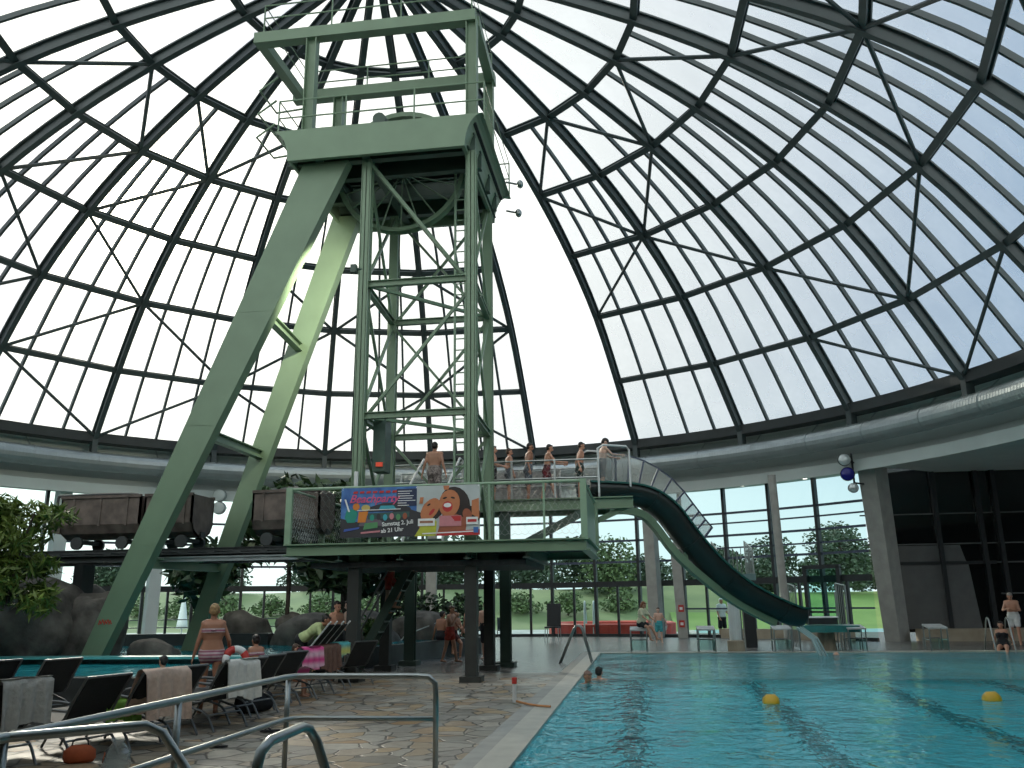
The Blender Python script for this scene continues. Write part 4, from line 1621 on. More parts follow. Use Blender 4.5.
# sponsor plates along the bottom, web line and blue square
patch('white_plate', [(.20, -.33), (.58, -.33), (.58, -.17), (.20, -.17)], wht_m, .024)
patch('plate_line', [(.24, -.27), (.54, -.27), (.54, -.22), (.24, -.22)], bmat('brown_print', (.3, .14, .08)), .026)
patch('pink_plate', [(.68, -.35), (1.17, -.35), (1.17, -.12), (.68, -.12)], pinkp, .024)
patch('red_plate', [(.88, -.24), (1.16, -.24), (1.16, -.13), (.88, -.13)], red_m, .026)
patch('white_plate', [(1.28, -.32), (1.54, -.32), (1.54, -.16), (1.28, -.16)], wht_m, .024)
patch('plate_line', [(1.31, -.27), (1.51, -.27), (1.51, -.21), (1.31, -.21)], red_m, .026)
patch('web_line', [(.3, -.51), (1.45, -.48), (1.45, -.455), (.3, -.485)], wht_m, .024)
patch('foot_strip', [(.62, bz0), (bx1, bz0), (bx1, -.43), (.62, -.47)], red_m, .020)
patch('blue_square', [(1.44, -.5), (1.55, -.5), (1.55, -.38), (1.44, -.38)], bmat('square_blue', (.05, .15, .4)), .026)
for x in (bx0 + .03, .15, bx1 - .03):
    MB().tube([(x, .0, bz1 - .04), (x, .05, bz1 + .03), (x, .1, bz1 - .02)], .012, 5).build('tie', cl_white, ban)

# ------------------------------------------------------------------ slide
sl = empty('water_slide', (-1.1, 23.8, 4.4), label='dark open water slide curving down from the upper walkway into the pool', cat='slide')
SD = Vector((1, .57, 0)).normalized()


def spt(t, z):
    return Vector((-1.1 + t, 23.8 + .57 * t, z))


path = [(-.35, 4.52), (.3, 4.52), (.9, 4.50), (1.4, 4.36), (1.85, 4.02), (2.25, 3.48), (2.65, 2.96), (3.15, 2.42), (3.75, 1.93), (4.4, 1.55), (5.0, 1.27), (5.4, 1.12), (5.65, 1.08)]
P3 = [Vector(p) for p in spline([tuple(spt(t, z)) for t, z in path], 4)]
ups = []
for i in range(len(P3)):
    d = (P3[min(i + 1, len(P3) - 1)] - P3[max(i - 1, 0)]).normalized()
    s = d.cross(Vector((0, 0, 1))).normalized()
    ups.append(s.cross(d).normalized())
uo, ui = [], []
for k in range(13):
    a = PI + PI * k / 12
    uo.append((.46 * math.cos(a), .12 + .36 * math.sin(a)))
    ui.append((.42 * math.cos(a), .12 + .32 * math.sin(a)))
outer = [(-.46, .28)] + uo + [(.46, .28)]
inner = [(-.42, .28)] + ui + [(.42, .28)]
mb = MB()
mb.sweep(P3, outer + inner[::-1], ups)
chute = under(mb.build('chute', slide_black, None, True), sl)
for s in (-.46, .46):
    mb = MB()
    mb.sweep(P3, [(s - .04, .26), (s + .04, .26), (s + .04, .31), (s - .04, .31)], ups)
    mb.build('lip', slide_teal).parent = chute
for i in (12, 22, 30, 40):
    mb = MB()
    q = [P3[i], P3[i + 1].lerp(P3[i], .4)]
    pr = [(a * 1.05, b * 1.04 - .005) for a, b in outer] + [(a * 1.0, b) for a, b in outer[::-1]]
    mb.sweep(q, pr, [ups[i], ups[i + 1]])
    mb.build('joint_flange', slide_black).parent = chute
# guard panels along the far side, from the entrance round the bend
side = Vector((-SD.y, SD.x, 0))
i0, i1 = 5, 25
gp = list(range(i0, i1 + 1, 2))
for n_, (a, b) in enumerate(zip(gp[:-1], gp[1:])):
    mb = MB()
    hgt = .95
    A0 = P3[a] + side * .5 + ups[a] * .34
    B0 = P3[b] + side * .5 + ups[b] * .34
    A1, B1 = A0 + ups[a] * hgt + side * .06, B0 + ups[b] * hgt + side * .06
    mb.add([A0, B0, B1, A1, A0 + side * .02, B0 + side * .02, B1 + side * .02, A1 + side * .02], BOXF2)
    gp_ = under(mb.build('guard_panel', slide_guard), sl)
    mb = MB()
    mb.bar(A0 - ups[a] * .1, A1, .05, .05, side)
    mb.bar(A1, B1, .035, .035)
    mb.build('guard_frame', blue_bar).parent = gp_
mb = MB()
b = gp[-1]
mb.bar(P3[b] + side * .5 + ups[b] * .2, P3[b] + side * .56 + ups[b] * 1.29, .06, .06, side)
under(mb.build('guard_frame', blue_bar), sl)
# entrance hoops and clear panel
for sgn in (-.5, .5):
    mb = MB()
    o_ = side * sgn
    q = [spt(-.15, 4.5) + o_, spt(-.15, 5.72) + o_, spt(.0, 5.82) + o_, spt(.62, 5.82) + o_, spt(.7, 5.72) + o_, spt(.7, 4.7) + o_]
    mb.tube(q, .03, 8)
    under(mb.build('entrance_hoop', tube_white), sl)
    mb = MB()
    mb.add([spt(-.1, 4.85) + o_, spt(.65, 4.85) + o_, spt(.65, 5.6) + o_, spt(-.1, 5.6) + o_], [(0, 1, 2, 3)])
    under(mb.build('entrance_panel', slide_guard, None, False, False), sl)
# green carrying beam below the chute
bm_pts = [spt(.3, 4.10), spt(1.05, 4.06), spt(1.5, 3.75), spt(2.15, 2.88), spt(3.11, 2.03), spt(3.75, 1.58), spt(4.4, 1.22), spt(4.9, .98)]
mb = MB()
mb.sweep(spline([tuple(p) for p in bm_pts], 4), [(-.1, -.10), (.1, -.10), (.1, .10), (-.1, .10)], (0, 0, 1))
under(mb.build('carrying_beam', green), sl)
for t, z0_, z1_ in ((2.4, 2.65, 2.95), (3.3, 1.95, 2.2), (4.0, 1.45, 1.68)):
    mb = MB()
    mb.bar(spt(t, z0_), spt(t, z1_), .08, .1, tuple(SD))
    under(mb.build('saddle', green), sl)
pr_ = empty('slide_pillar', (3.05, 26.35, 0), label='short white round pillar with a tan concrete foot under the slide', cat='pillar')
pr_.location = (2.95, 29.55, 0)
MB().tube([(0, 0, .35), (0, 0, 1.9)], .19, 16).build('shaft', tube_white, pr_)
MB().lathe([(.0, 0), (.27, 0), (.27, .34), (.2, .37), (0, .37)], seg=18).build('foot', stone, pr_)
MB().bar((0, 0, 1.85), (.1, -3.1, 1.65), .1, .12).build('arm', green, pr_)
# water jet leaving the slide
jet_m = glass('jet_water', (.8, .9, .9), .2, .35, (.8, .9, .9), .1)
mb = MB()
for k in range(3):
    o_ = side * (.12 * (k - 1))
    mb.tube([P3[-1] + o_ + Vector((0, 0, -.25)), spt(6.1, .5) + o_, spt(6.35, -.07) + o_ * 1.3], .03 + .008 * k, 6)
tag(mb.build('slide_water', jet_m), 'thin stream of water falling from the slide mouth into the pool', 'water', None, 'stuff')

# ------------------------------------------------------------------ track bridge and mine cars
tb = empty('track_bridge', (-12, 20.6, 2.75), 0, 'long dark girder bridge with rails carrying the rusty mine cars', 'bridge')
MB().ibar((-5.5, -.75, .06), (4.0, -.75, .06), .22, .18, (0, 0, 1), .03).build('girder', ring_dark, tb)
MB().ibar((-5.5, .75, .06), (4.0, .75, .06), .22, .18, (0, 0, 1), .03).build('girder', ring_dark, tb)
MB().ibar((-.4, -.95, -.0), (4.0, -.95, -.0), .12, .12, (0, 0, 1), .03).build('light_flange', duct_mat, tb)
for y in (-.45, .45):
    MB().ibar((-5.4, y, .25), (3.9, y, .25), .08, .10, (0, 0, 1), .02).build('rail', ring_dark, tb)
for k in range(14):
    MB().box((-5.1 + .68 * k, 0, .16), (.18, 1.6, .07)).build('sleeper', ring_dark, tb)
MB().box((-2.2, .1, -1.35), (.25, .5, 2.6)).build('trestle', ring_dark, tb)


def mine_cart(x, L, label, hood):
    c = empty('mine_cart', (x, 20.6, 3.06), 0, label, 'mine cart', 'mine cars on the bridge')
    h0, h1, wd = .28, 1.32, 1.1
    # tub with rounded belly: section in yz swept along x, open at the top
    sec = [(-wd / 2, h1), (-wd / 2, .62), (-wd / 2 + .12, .40), (-.2, h0), (.2, h0), (wd / 2 - .12, .40), (wd / 2, .62), (wd / 2, h1)]
    inn = [(wd / 2 - .05, h1), (wd / 2 - .05, .64), (wd / 2 - .15, .45), (.18, h0 + .05), (-.18, h0 + .05), (-wd / 2 + .15, .45), (-wd / 2 + .05, .64), (-wd / 2 + .05, h1)]
    mb = MB()
    mb.sweep([(-L / 2, 0, 0), (L / 2, 0, 0)], sec + inn, (0, 0, 1))
    mb.build('tub', cart_mat, c)
    for s in (-1, 1):
        mb = MB()
        mb.add([(s * L / 2, p, q) for p, q in sec] + [(s * (L / 2 - .05), p, q) for p, q in sec],
               [tuple(range(8)), tuple(range(15, 7, -1))] + [(k, 8 + k, 8 + (k + 1) % 8, (k + 1) % 8) for k in range(8)])
        mb.build('end_plate', cart_mat, c)
        mb = MB()
        mb.bar((s * L / 2, 0, .34), (s * (L / 2 + .05), 0, .34), .2, .14)
        mb.build('buffer', ring_dark, c)
    mb = MB()
    for y in (-wd / 2, wd / 2):
        mb.bar((-L / 2, y, h1), (L / 2, y, h1), .07, .07)
    mb.build('rim', cart_mat, c)
    for k in range(3):
        MB().box((-L / 2 + L * (k + .5) / 3, -wd / 2 - .012, .95), (.05, .024, .74)).build('rib', cart_mat, c)
    for xx in (-L * .28, L * .28):
        MB().box((xx, 0, .2), (.12, .9, .1)).build('axle_beam', ring_dark, c)
        for y in (-.45, .45):
            mb = MB()
            mb.tube([(xx, y - .04, .16), (xx, y + .04, .16)], .16, 14)
            mb.build('wheel', ring_dark, c)
    if hood:
        MB().tube(spline([(-L / 2 - .25, -.3, .95), (-L / 2 - .28, -.3, 1.32), (-L / 2 - .05, -.3, 1.40), (L * .3, -.3, 1.40), (L * .42, -.3, 1.3)], 4), .035, 8).build('pipe', ring_dark, c)
        MB().add([(-L / 2 - .28, -.5, .45), (-L / 2, -.5, .4), (-L / 2, .5, .4), (-L / 2 - .28, .5, .45),
                  (-L / 2 - .28, -.5, 1.1), (-L / 2, -.5, 1.15), (-L / 2, .5, 1.15), (-L / 2 - .28, .5, 1.1)], BOXF).build('cab_box', cart_mat, c)
    return c


mine_cart(-13.5, 2.2, 'long rusty mine car with a pipe on its rim, left of the front strut', True)
mine_cart(-11.65, 1.3, 'rusty mine car between the two green struts', False)
c3 = mine_cart(-8.55, 1.75, 'rusty mine car heaped with coal beside the viewing platform', False)
mb = MB()
rng = random.Random(5)
for k in range(90):
    x, y = rng.uniform(-.78, .78), rng.uniform(-.45, .45)
    s = rng.uniform(.06, .12)
    mb.sphere((x, y, 1.24 + .16 * (1 - abs(x)) * (1 - abs(y)) + rng.uniform(0, .05)), (s, s * .8, s * .7), 5, 4)
tag(mb.build('coal', coal_mat, c3), 'heap of coal lumps', None, None, 'stuff')
# ------------------------------------------------------------------ raised warm basin on the left
BZ = .45
basin = empty('warm_basin', (-10, 17, 0))
struct(basin, 'raised dark tiled warm water basin under the headframe struts', 'basin')


def ub(mb, name, m, smooth=False, fix=True):
    return under(mb.build(name, m, None, smooth, fix), basin)


rim = [(-24, 13.8), (-7.8, 13.8), (-7.85, 17), (-8.0, 20), (-7.6, 22.5), (-6.9, 25), (-6.3, 27.5), (-5.5, 29.2), (-5.6, 30.2)]
mb = MB()
mb.sweep([(x, y, .26) for x, y in rim], [(-.16, -.26), (.16, -.26), (.16, .26), (-.16, .26)], (0, 0, 1))
ub(mb, 'rim_wall', basin_dark)
mb = MB()
mb.box((-15.5, 18.3, .28), (15.2, .35, .55))
ub(mb, 'dividing_wall', basin_dark)
mb = MB()
mb.box((-15.5, 18.2, .575), (15.2, .5, .05))
ub(mb, 'tiled_ledge', basin_teal)
mb = MB()
mb.box((-16, 16, .05), (16.2, 4.2, .1))
ub(mb, 'basin_floor', basin_teal)
wat2 = water_material('basin_water', (.75, .96, .97), .02, 3.5)
mb = MB()
mb.add([(-24, 13.95, BZ), (-7.9, 13.95, BZ), (-7.6, 18.1, BZ), (-24, 18.1, BZ)], [(0, 1, 2, 3)])
tag(mb.build('basin_water', wat2, None, False, False), 'bubbling turquoise water in the raised warm basin behind the loungers', 'water', None, 'stuff')
mb = MB()
mb.add([(-24, 18.5, .5), (-7.95, 18.5, .5), (-7.7, 22.5, .5), (-7.1, 25, .5), (-6.5, 27.4, .5), (-6.0, 30, .5), (-24, 30, .5)], [(0, 1, 2, 3, 4, 5, 6)])
tag(mb.build('upper_basin_water', wat2, None, False, False), 'darker water of the rear basin round the strut feet', 'water', None, 'stuff')
mb = MB()
mb.prism([(-24, 18.5), (-7.95, 18.5), (-7.7, 22.5), (-7.0, 25), (-6.4, 27.4), (-5.9, 30), (-24, 30)], .02, .12)
ub(mb, 'basin_floor', basin_dark)
# low dark wall with a second strip of bright water between the struts
mb = MB()
mb.box((-14.5, 25.2, .42), (7.0, .4, .84))
ub(mb, 'low_wall', basin_dark)
hr = empty('basin_handrail', (-6.0, 28.6, .52), 0, 'thin steel handrail on the basin rim beside the seated boys', 'handrail')
MB().tube([(-1.6, -1.2, 0), (-1.5, -1.1, .15), (-.1, 0, .72), (0, .1, .7), (0, .1, 0)], .022, 7).build('rail', steel, hr)


# ------------------------------------------------------------------ rocks
def rock(x, y, z, rx, ry, rz, label, seed, group='artificial rocks'):
    o = MB()
    o.sphere((0, 0, 0), (1, 1, 1), 40, 26)
    rg = random.Random(seed)
    ph = [(Vector((rg.uniform(-1, 1), rg.uniform(-1, 1), rg.uniform(-1, 1))) * rg.uniform(1.5, 4.5), rg.uniform(0, 6)) for _ in range(9)]
    out = []
    for v in o.v:
        p = Vector(v)
        k = 1.0
        for q, a in ph:
            k += .075 * math.sin(p.dot(q) + a)
        # square it up like a boulder
        e = max(abs(p.x), abs(p.y), abs(p.z))
        k += .03 * math.sin(p.x * 9 + ph[0][1]) * math.sin(p.z * 8 + ph[1][1]) + .03 * math.sin(p.y * 11 + p.z * 6)
        p = p * k * (1 + .34 * (1 / max(.60, e) - 1))
        out.append((p.x * rx, p.y * ry, p.z * rz))
    o.v = out
    ob = o.build('boulder', rock_mat, None, True)
    ob.location = (x, y, z)
    return tag(ob, label, 'rock', group)


rock(-15.0, 19.7, 1.15, 1.15, 1.1, 1.3, 'tall dark grey boulder at the back of the rockery, right side under the bridge', 1)
rock(-16.4, 19.2, 1.2, 1.4, 1.2, 1.35, 'big dark boulder of the rockery below the bamboo', 2)
rock(-15.2, 16.4, .75, 1.25, .8, .8, 'smooth flat-topped boulder at the front of the rockery', 3)
rock(-11.7, 20.2, .35, .6, .4, .42, 'small boulder at the foot of the front strut', 4)
rock(-14.4, 21.2, 1.0, .9, .8, 1.0, 'round boulder at the back of the rockery beneath the bridge', 5)
rock(-18.0, 16.0, 1.0, 1.4, 1.0, 1.15, 'dark boulder at the far left edge of the rockery', 6)
rock(-13.7, 20.2, .95, .65, .5, 1.1, 'upright narrow boulder behind the front strut', 7)
for k, (x, y, rx, rz, lb) in enumerate(((-12.3, 26.3, .75, .85, 'rounded dark planter boulder left of the rear strut foot'),
                                        (-9.75, 25.4, 1.2, .75, 'wide dark boulder in the planter behind the woman in the bikini'),
                                        (-8.35, 26.6, .75, .8, 'dark boulder in the planter behind the ivy'),
                                        (-7.6, 28.6, .9, .7, 'dark boulder in the planter beside the seated boys'),
                                        (-10.9, 27.6, .9, .8, 'dark boulder in the planter under the ficus trees'))):
    rock(x, y, .55, rx, .6, rz, lb, 20 + k, 'planter boulders')


# ------------------------------------------------------------------ indoor plants
def ficus(x, y, z, h, w, label, seed, n=520, size=.34, lean=0.0):
    rg = random.Random(seed)
    t = empty('ficus_tree', (x, y, z), 0, label, 'tree', 'indoor ficus trees')
    mb = MB()
    mb.tube(spline([(0, 0, -.3), (.05, 0, h * .25), (lean * .5, .05, h * .5), (lean, 0, h * .8)], 4), .075, 8)
    for k in range(5):
        a = 2 * PI * k / 5 + seed
        mb.tube([(lean * .4, 0, h * (.4 + .06 * k)), (lean * .6 + w * .3 * math.cos(a), w * .3 * math.sin(a), h * (.62 + .06 * k))], .035, 6)
    mb.build('trunk', bark, t)
    fo = MB()
    for k in range(8):
        a = 2 * PI * k / 8 + rg.uniform(-.3, .3)
        leaf_cloud(fo, (lean + w * .3 * math.cos(a), w * .3 * math.sin(a), h * rg.uniform(.5, .85)), (w * .24, w * .24, h * .15), n // 8, size, rg, 1.6, .4, .1)
    leaf_cloud(fo, (lean, 0, h * .88), (w * .25, w * .25, h * .14), n // 7, size, rg, 1.6, .3, .1)
    fo.build('foliage', leaf_dark, t, False, False)
    return t


ficus(-13.6, 26.0, .5, 3.2, 2.3, 'dark leafy ficus tree left of the rear strut', 1)
ficus(-11.4, 27.2, .5, 5.3, 3.2, 'tallest dark ficus tree, just right of the rear strut', 2, 1300)
ficus(-9.6, 27.6, .5, 3.9, 2.6, 'dark ficus tree below the coal car', 3, 1000)
ficus(-8.7, 29.5, .5, 3.3, 2.2, 'dark ficus tree beneath the left edge of the viewing platform', 4)
ficus(-10.4, 29.6, .5, 5.4, 3.4, 'dark ficus tree behind the others, between rear strut and platform', 6, 1300)
# bamboo-like shrub on the rockery
rg = random.Random(11)
bam = empty('bamboo_plant', (-13.85, 17.4, 1.7), 0, 'bright green bamboo with fine drooping leaves on the rockery at the left edge', 'plant')
for k in range(7):
    a = rg.uniform(0, 6.28)
    dx, dy = .7 * math.cos(a), .45 * math.sin(a)
    MB().tube(spline([(dx * .3, dy * .3, 0), (dx * .6, dy * .6, 1.0), (dx * 1.2, dy * 1.2, 2.0)], 4), .022, 5).build('stem', bark, bam)
fo = MB()
for k in range(44):
    a = rg.uniform(0, 6.28)
    r_ = rg.uniform(.1, 1.25)
    leaf_cloud(fo, (r_ * math.cos(a) - .1, .7 * r_ * math.sin(a), rg.uniform(.3, 2.4) - r_ * .35), (.42, .35, .26), 120, .11, rg, 3.0, .5, .0)
fo.build('foliage', leaf_bamboo, bam, False, False)
for x, y, z, w, lb, sd in ((-8.75, 24.6, 1.05, .85, 'hanging light green ivy on the planter boulder behind the kneeling woman', 1), (-7.9, 25.6, 1.0, .6, 'small light green ivy clump beside the two standing boys', 2)):
    rg = random.Random(sd + 40)
    iv = empty('ivy_plant', (x, y, z), 0, lb, 'plant', 'ivy on the planter')
    fo = MB()
    for k in range(7):
        leaf_cloud(fo, (rg.uniform(-w, w) * .6, rg.uniform(-.2, .2) - .2, rg.uniform(-.55, .25)), (w * .4, .25, .3), 90, .13, rg, 1.2, .3, 0)
    fo.build('foliage', leaf_ivy, iv, False, False)
for x, y, lb, sd in ((-7.2, 29.6, 'dark bushy shrub in the planter left of the seated boys', 3), (-8.2, 30.2, 'dark bushy shrub behind the planter boulders', 4), (-6.4, 31.6, 'dark bushy shrub behind the seated boys', 5)):
    rg = random.Random(sd + 40)
    iv = empty('green_shrub', (x, y, .5), 0, lb, 'shrub', 'shrubs in the planter')
    MB().tube([(0, 0, -.5), (0, 0, .7)], .04, 6).build('stem', bark, iv)
    fo = MB()
    leaf_cloud(fo, (0, 0, .75), (.8, .6, .75), 420, .2, rg, 1.3, .2, 0)
    fo.build('foliage', leaf_dark, iv, False, False)

# ------------------------------------------------------------------ sun loungers
def towel_mesh(w, over_f, over_b, seed, ruffle=.045):
    """cloth hung over the top of the backrest, local origin at the top edge"""
    rg = random.Random(seed)
    nx, nz = 14, 16
    vs, fs = [], []
    tot = over_f + over_b
    for i in range(nx + 1):
        x = -w / 2 + w * i / nx
        e = .035 * math.sin(i * .45 + seed) + .008 * rg.uniform(-1, 1)
        for k in range(nz + 1):
            s = -over_f + (tot + e) * k / nz
            f = ruffle * math.sin(i * 1.7 + seed) * min(1, abs(s) * 2.5)
            if abs(s) < .05:
                p = (x, s, .035 + f * .3)
            elif s < 0:      # on the seat side it follows the sloping backrest
                d = -s - .05
                p = (x, .05 + d * .38 + .03, .02 - d * .92 + f * .2)
            else:
                d = s - .05
                p = (x * (1 + .05 * d), -.06 - f - .05 * d, .02 - d)
            # local y is flipped: +y is the seat side
            vs.append((p[0], p[1] if s < 0 else p[1], p[2]))
    for i in range(nx):
        for k in range(nz):
            a_ = i * (nz + 1) + k
            fs.append((a_, a_ + 1, a_ + nz + 2, a_ + nz + 1))
    n_ = len(vs)
    vs2 = vs + [(x, y - .012, z) for x, y, z in vs]
    fs2 = fs + [tuple(n_ + q for q in reversed(f)) for f in fs]
    return MB().add(vs2, fs2)


BACK = .62      # length of the backrest
def make_lounger():
    """faces +y; the top of the backrest is above y=-.42"""
    t = empty('sun_lounger', (0, 0, 0), 0, 'black mesh sun lounger', 'sun lounger', 'loungers along the warm basin')
    hw = .31
    p0, p1 = Vector((0, -.08, .38)), Vector((0, -.44, .88))
    MB().bar(p0, p1, hw * 2 - .05, .022, (0, 1, .6)).build('backrest', black_fabric, t)
    MB().bar((0, -.08, .385), (0, 1.25, .40), hw * 2 - .05, .022).build('seat', black_fabric, t)
    for s in (-hw, hw):
        o_ = Vector((s, 0, 0))
        MB().tube(spline([p1 + o_, p1.lerp(p0, .5) + o_, p0 + o_, Vector((s, .3, .385)), Vector((s, 1.25, .40))], 3), .016, 7).build('side_tube', tube_grey, t)
        MB().tube(spline([Vector((s, .42, .39)), Vector((s, .1, .30)), Vector((s, -.18, .22)), Vector((s, -.34, 0))], 4), .016, 7).build('leg', tube_grey, t)
        MB().tube(spline([Vector((s, .15, .385)), Vector((s, .55, .30)), Vector((s, .80, .2)), Vector((s, .95, 0))], 4), .016, 7).build('leg', tube_grey, t)
        MB().tube(spline([p0.lerp(p1, .45) + o_ * 1.06, Vector((s * 1.08, -.02, .62)), Vector((s * 1.08, .3, .60)), Vector((s * 1.05, .42, .42))], 4), .018, 7).build('armrest', tube_grey, t)
    MB().tube([p1 + Vector((-hw, 0, 0)), p1 + Vector((hw, 0, 0))], .016, 7).build('top_tube', tube_grey, t)
    MB().tube([(-hw, -.2, .205), (hw, -.2, .205)], .013, 6).build('stretcher', tube_grey, t)
    return t


proto = make_lounger()
FACE = R(70)      # loungers look towards the basin, -x and a little +y
loungers = [
    (-6.55, 8.75, 72, 'black lounger draped with a grey printed towel, nearest in the row'),
    (-6.05, 9.5, 74, 'bare black lounger between the grey towel and the beige towel'),
    (-5.75, 10.15, 70, 'black lounger with a beige towel over its backrest'),
    (-5.85, 10.95, 75, 'bare black lounger between the beige towel and the white towel'),
    (-5.55, 11.75, 72, 'black lounger with a white towel over its backrest'),
    (-5.72, 12.55, 74, 'bare black lounger just behind the one with the white towel'),
    (-5.75, 13.3, 73, 'bare black lounger in front of the woman in the bikini'),
    (-5.75, 14.2, 70, 'bare black lounger right of the seated girls'),
    (-5.85, 15.15, 68, 'black lounger with a pink and white towel hanging over it'),
    (-5.85, 16.1, 70, 'black lounger with a brown towel, beside the pink towel'),
    (-5.95, 17.0, 70, 'black lounger with an aqua and yellow towel on it'),
    (-5.75, 18.05, 60, 'bare black lounger at the far end of the row, by the tower leg'),
    (-9.55, 12.2, 70, 'bare black lounger of the rear pair, left one near the basin'),
    (-8.75, 12.5, 70, 'bare black lounger of the rear pair, right one near the basin'),
]
ch = []
for i, (x, y, rz, lb) in enumerate(loungers):
    o = proto if i == 0 else copy_tree(proto)
    a = R(rz)
    # x,y is where the top of the backrest should stand
    off = Matrix.Rotation(a, 3, 'Z') @ Vector((0, -.44, 0))
    o.location = (x - off.x, y - off.y, .01)
    o.rotation_euler = (0, 0, a)
    o['label'] = lb
    ch.append(o)


def towel(i, m, w, f, b, lb, seed, name='towel'):
    o = towel_mesh(w, f, b, seed).build(name, m, None, True)
    x, y, rz, _ = loungers[i]
    o.location = (x, y, .90)
    o.rotation_euler = (0, 0, R(rz))
    return tag(o, lb, 'towel')


towel(0, towel_grey, .58, .3, .52, 'grey printed towel hanging over the nearest lounger', 1)
towel(2, towel_beige, .66, .62, .62, 'beige towel draped over a lounger backrest', 2)
towel(4, towel_white, .60, .4, .55, 'white towel draped over a lounger backrest', 3)
towel(8, towel_pink, .50, .6, .40, 'pink and white striped towel hanging over a lounger', 4)
towel(9, towel_brown, .52, .3, .50, 'brown towel hanging over a lounger beside the pink one', 5)
towel(10, towel_aqua, .46, .4, .30, 'aqua and yellow towel over a lounger by the tower', 6)
# lime towel and orange bag under the beige-towel lounger
mb = MB()
for i in range(9):
    mb.sphere((.12 * math.cos(i), .10 * math.sin(i * 1.7), .05 * i * .4), (.16, .12, .05), 10, 6)
o = towel_mesh(.5, .25, .3, 9).build('towel', towel_lime, None, True)
o.location = (-6.25, 10.05, .56)
o.rotation_euler = (0, 0, R(75))
tag(o, 'lime green towel lying on the seat under the beige towel', 'towel')
bag = empty('swim_bag', (-6.2, 9.3, .01), R(20), 'orange swim bag on the floor under the bare lounger beside the grey towel', 'bag')
mb = MB()
mb.lathe([(0, 0), (.2, 0), (.23, .06), (.22, .2), (.13, .28), (0, .29)], seg=16)
mb.v = [(x * 1.25, y * .75, z) for x, y, z in mb.v]
mb.build('body', mat('bag_orange', (.38, .08, .025), .8), bag, True)
MB().tube(spline([(-.15, 0, .24), (-.1, 0, .38), (.1, 0, .38), (.15, 0, .24)], 4), .014, 6).build('handle', black_fabric, bag)
bag.scale = (.6, .6, .6)
bag = empty('sports_bag', (-6.15, 13.6, .01), R(70), 'black sports bag on the floor under the middle loungers', 'bag')
mb = MB()
mb.tube([(-.28, 0, .15), (-.27, 0, .15), (.27, 0, .15), (.28, 0, .15)], .15, 14)
mb.build('body', cl_black, bag, True)
MB().tube(spline([(-.15, .0, .28), (-.1, 0, .42), (.1, 0, .42), (.15, 0, .28)], 4), .014, 6).build('handle', black_fabric, bag)
bt = empty('plastic_bag', (-5.35, 8.65, .01), 0, 'clear crumpled plastic bag on the floor by the nearest lounger', 'bag')
mb = MB()
mb.lathe([(0, 0), (.12, .0), (.14, .08), (.12, .22), (.05, .3), (.07, .34)], seg=14, cap=False)
rg = random.Random(8)
mb.v = [(x + rg.uniform(-.015, .015), y + rg.uniform(-.015, .015), z) for x, y, z in mb.v]
mb.build('body', glass('clear_plastic', (.75, .8, .8), .3, .2), bt, True)
rg = random.Random(12)
for k, (x, y, lb) in enumerate(((-5.1, 10.35, 'pair-less dark flip-flop on the flagstones by the beige-towel lounger'), (-5.0, 11.6, 'dark flip-flop on the flagstones under the white towel'))):
    f_ = empty('flip_flop', (x, y, .012), rg.uniform(0, 3), lb, 'shoe')
    mb = MB()
    mb.prism([(.045 * math.cos(a) * (1 + .2 * math.sin(a)), .13 * math.sin(a)) for a in [2 * PI * q / 16 for q in range(16)]], 0, .022)
    mb.build('sole', black_fabric, f_)
    MB().tube(spline([(-.04, -.01, .02), (-.02, .04, .05), (0, .07, .022), (.02, .04, .05), (.04, -.01, .02)], 3), .007, 5).build('strap', cl_black, f_)
# folded light-framed lounger leaning upright near the kneeling woman
fo_ = empty('folded_lounger', (-6.35, 17.45, .01), R(64), 'folded lounger with pale tubes standing upright behind the aqua towel', 'sun lounger')
for k in range(4):
    MB().tube([(-.27 + .18 * k, .35, .72), (-.27 + .18 * k, -.3, 1.30)], .018, 7).build('frame_tube', tube_white, fo_)
MB().tube(spline([(-.3, .36, 0), (-.3, .40, .55), (-.28, .40, .78), (.28, .40, .78), (.3, .40, .55), (.3, .36, 0)], 4), .018, 7).build('leg_hoop', tube_white, fo_)
MB().bar((0, .30, .77), (0, -.24, 1.24), .5, .02, (0, 1, 1)).build('fabric', black_fabric, fo_)

# ------------------------------------------------------------------ foreground railings
rl = empty('steel_railing', (-3.55, 8.7, 0), 0, 'two-bar stainless steel railing with a corner across the foreground', 'railing')
b_ = lambda *p: [Vector((x + 3.55, y - 8.7, z)) for x, y, z in p]
MB().tube(b_((-3.55, 2.2, .95), (-3.55, 8.0, .95), (-3.55, 8.55, .95), (-3.5, 8.67, .95), (-3.38, 8.7, .95), (-2.25, 8.7, .95), (-2.12, 8.7, .94), (-2.06, 8.7, .88), (-2.05, 8.7, .75), (-2.05, 8.7, 0)), .028, 12).build('top_rail', steel, rl, True)
MB().tube(b_((-3.55, 2.2, .55), (-3.55, 8.55, .55), (-3.5, 8.67, .55), (-3.38, 8.7, .55), (-2.05, 8.7, .55)), .024, 12).build('lower_rail', steel, rl, True)
for x, y in ((-3.55, 8.62), (-3.55, 6.5), (-3.55, 4.4)):
    MB().tube(b_((x, y, 0), (x, y, .95)), .026, 12).build('post', steel, rl, True)
h1 = empty('stair_handrail', (-3.0, 5.2, 0), 0, 'bent steel handrail at the lower left corner, ending in a slope', 'handrail')
MB().tube([(-.75, -.75, .95), (-.5, -.5, .95), (-.12, -.12, .95), (-.03, -.03, .95), (.06, .02, .90), (.42, .05, .45), (.78, .08, 0)], .028, 12).build('rail', steel, h1, True)
MB().tube([(-.56, -.56, 0), (-.56, -.56, .95)], .026, 12).build('post', steel, h1, True)
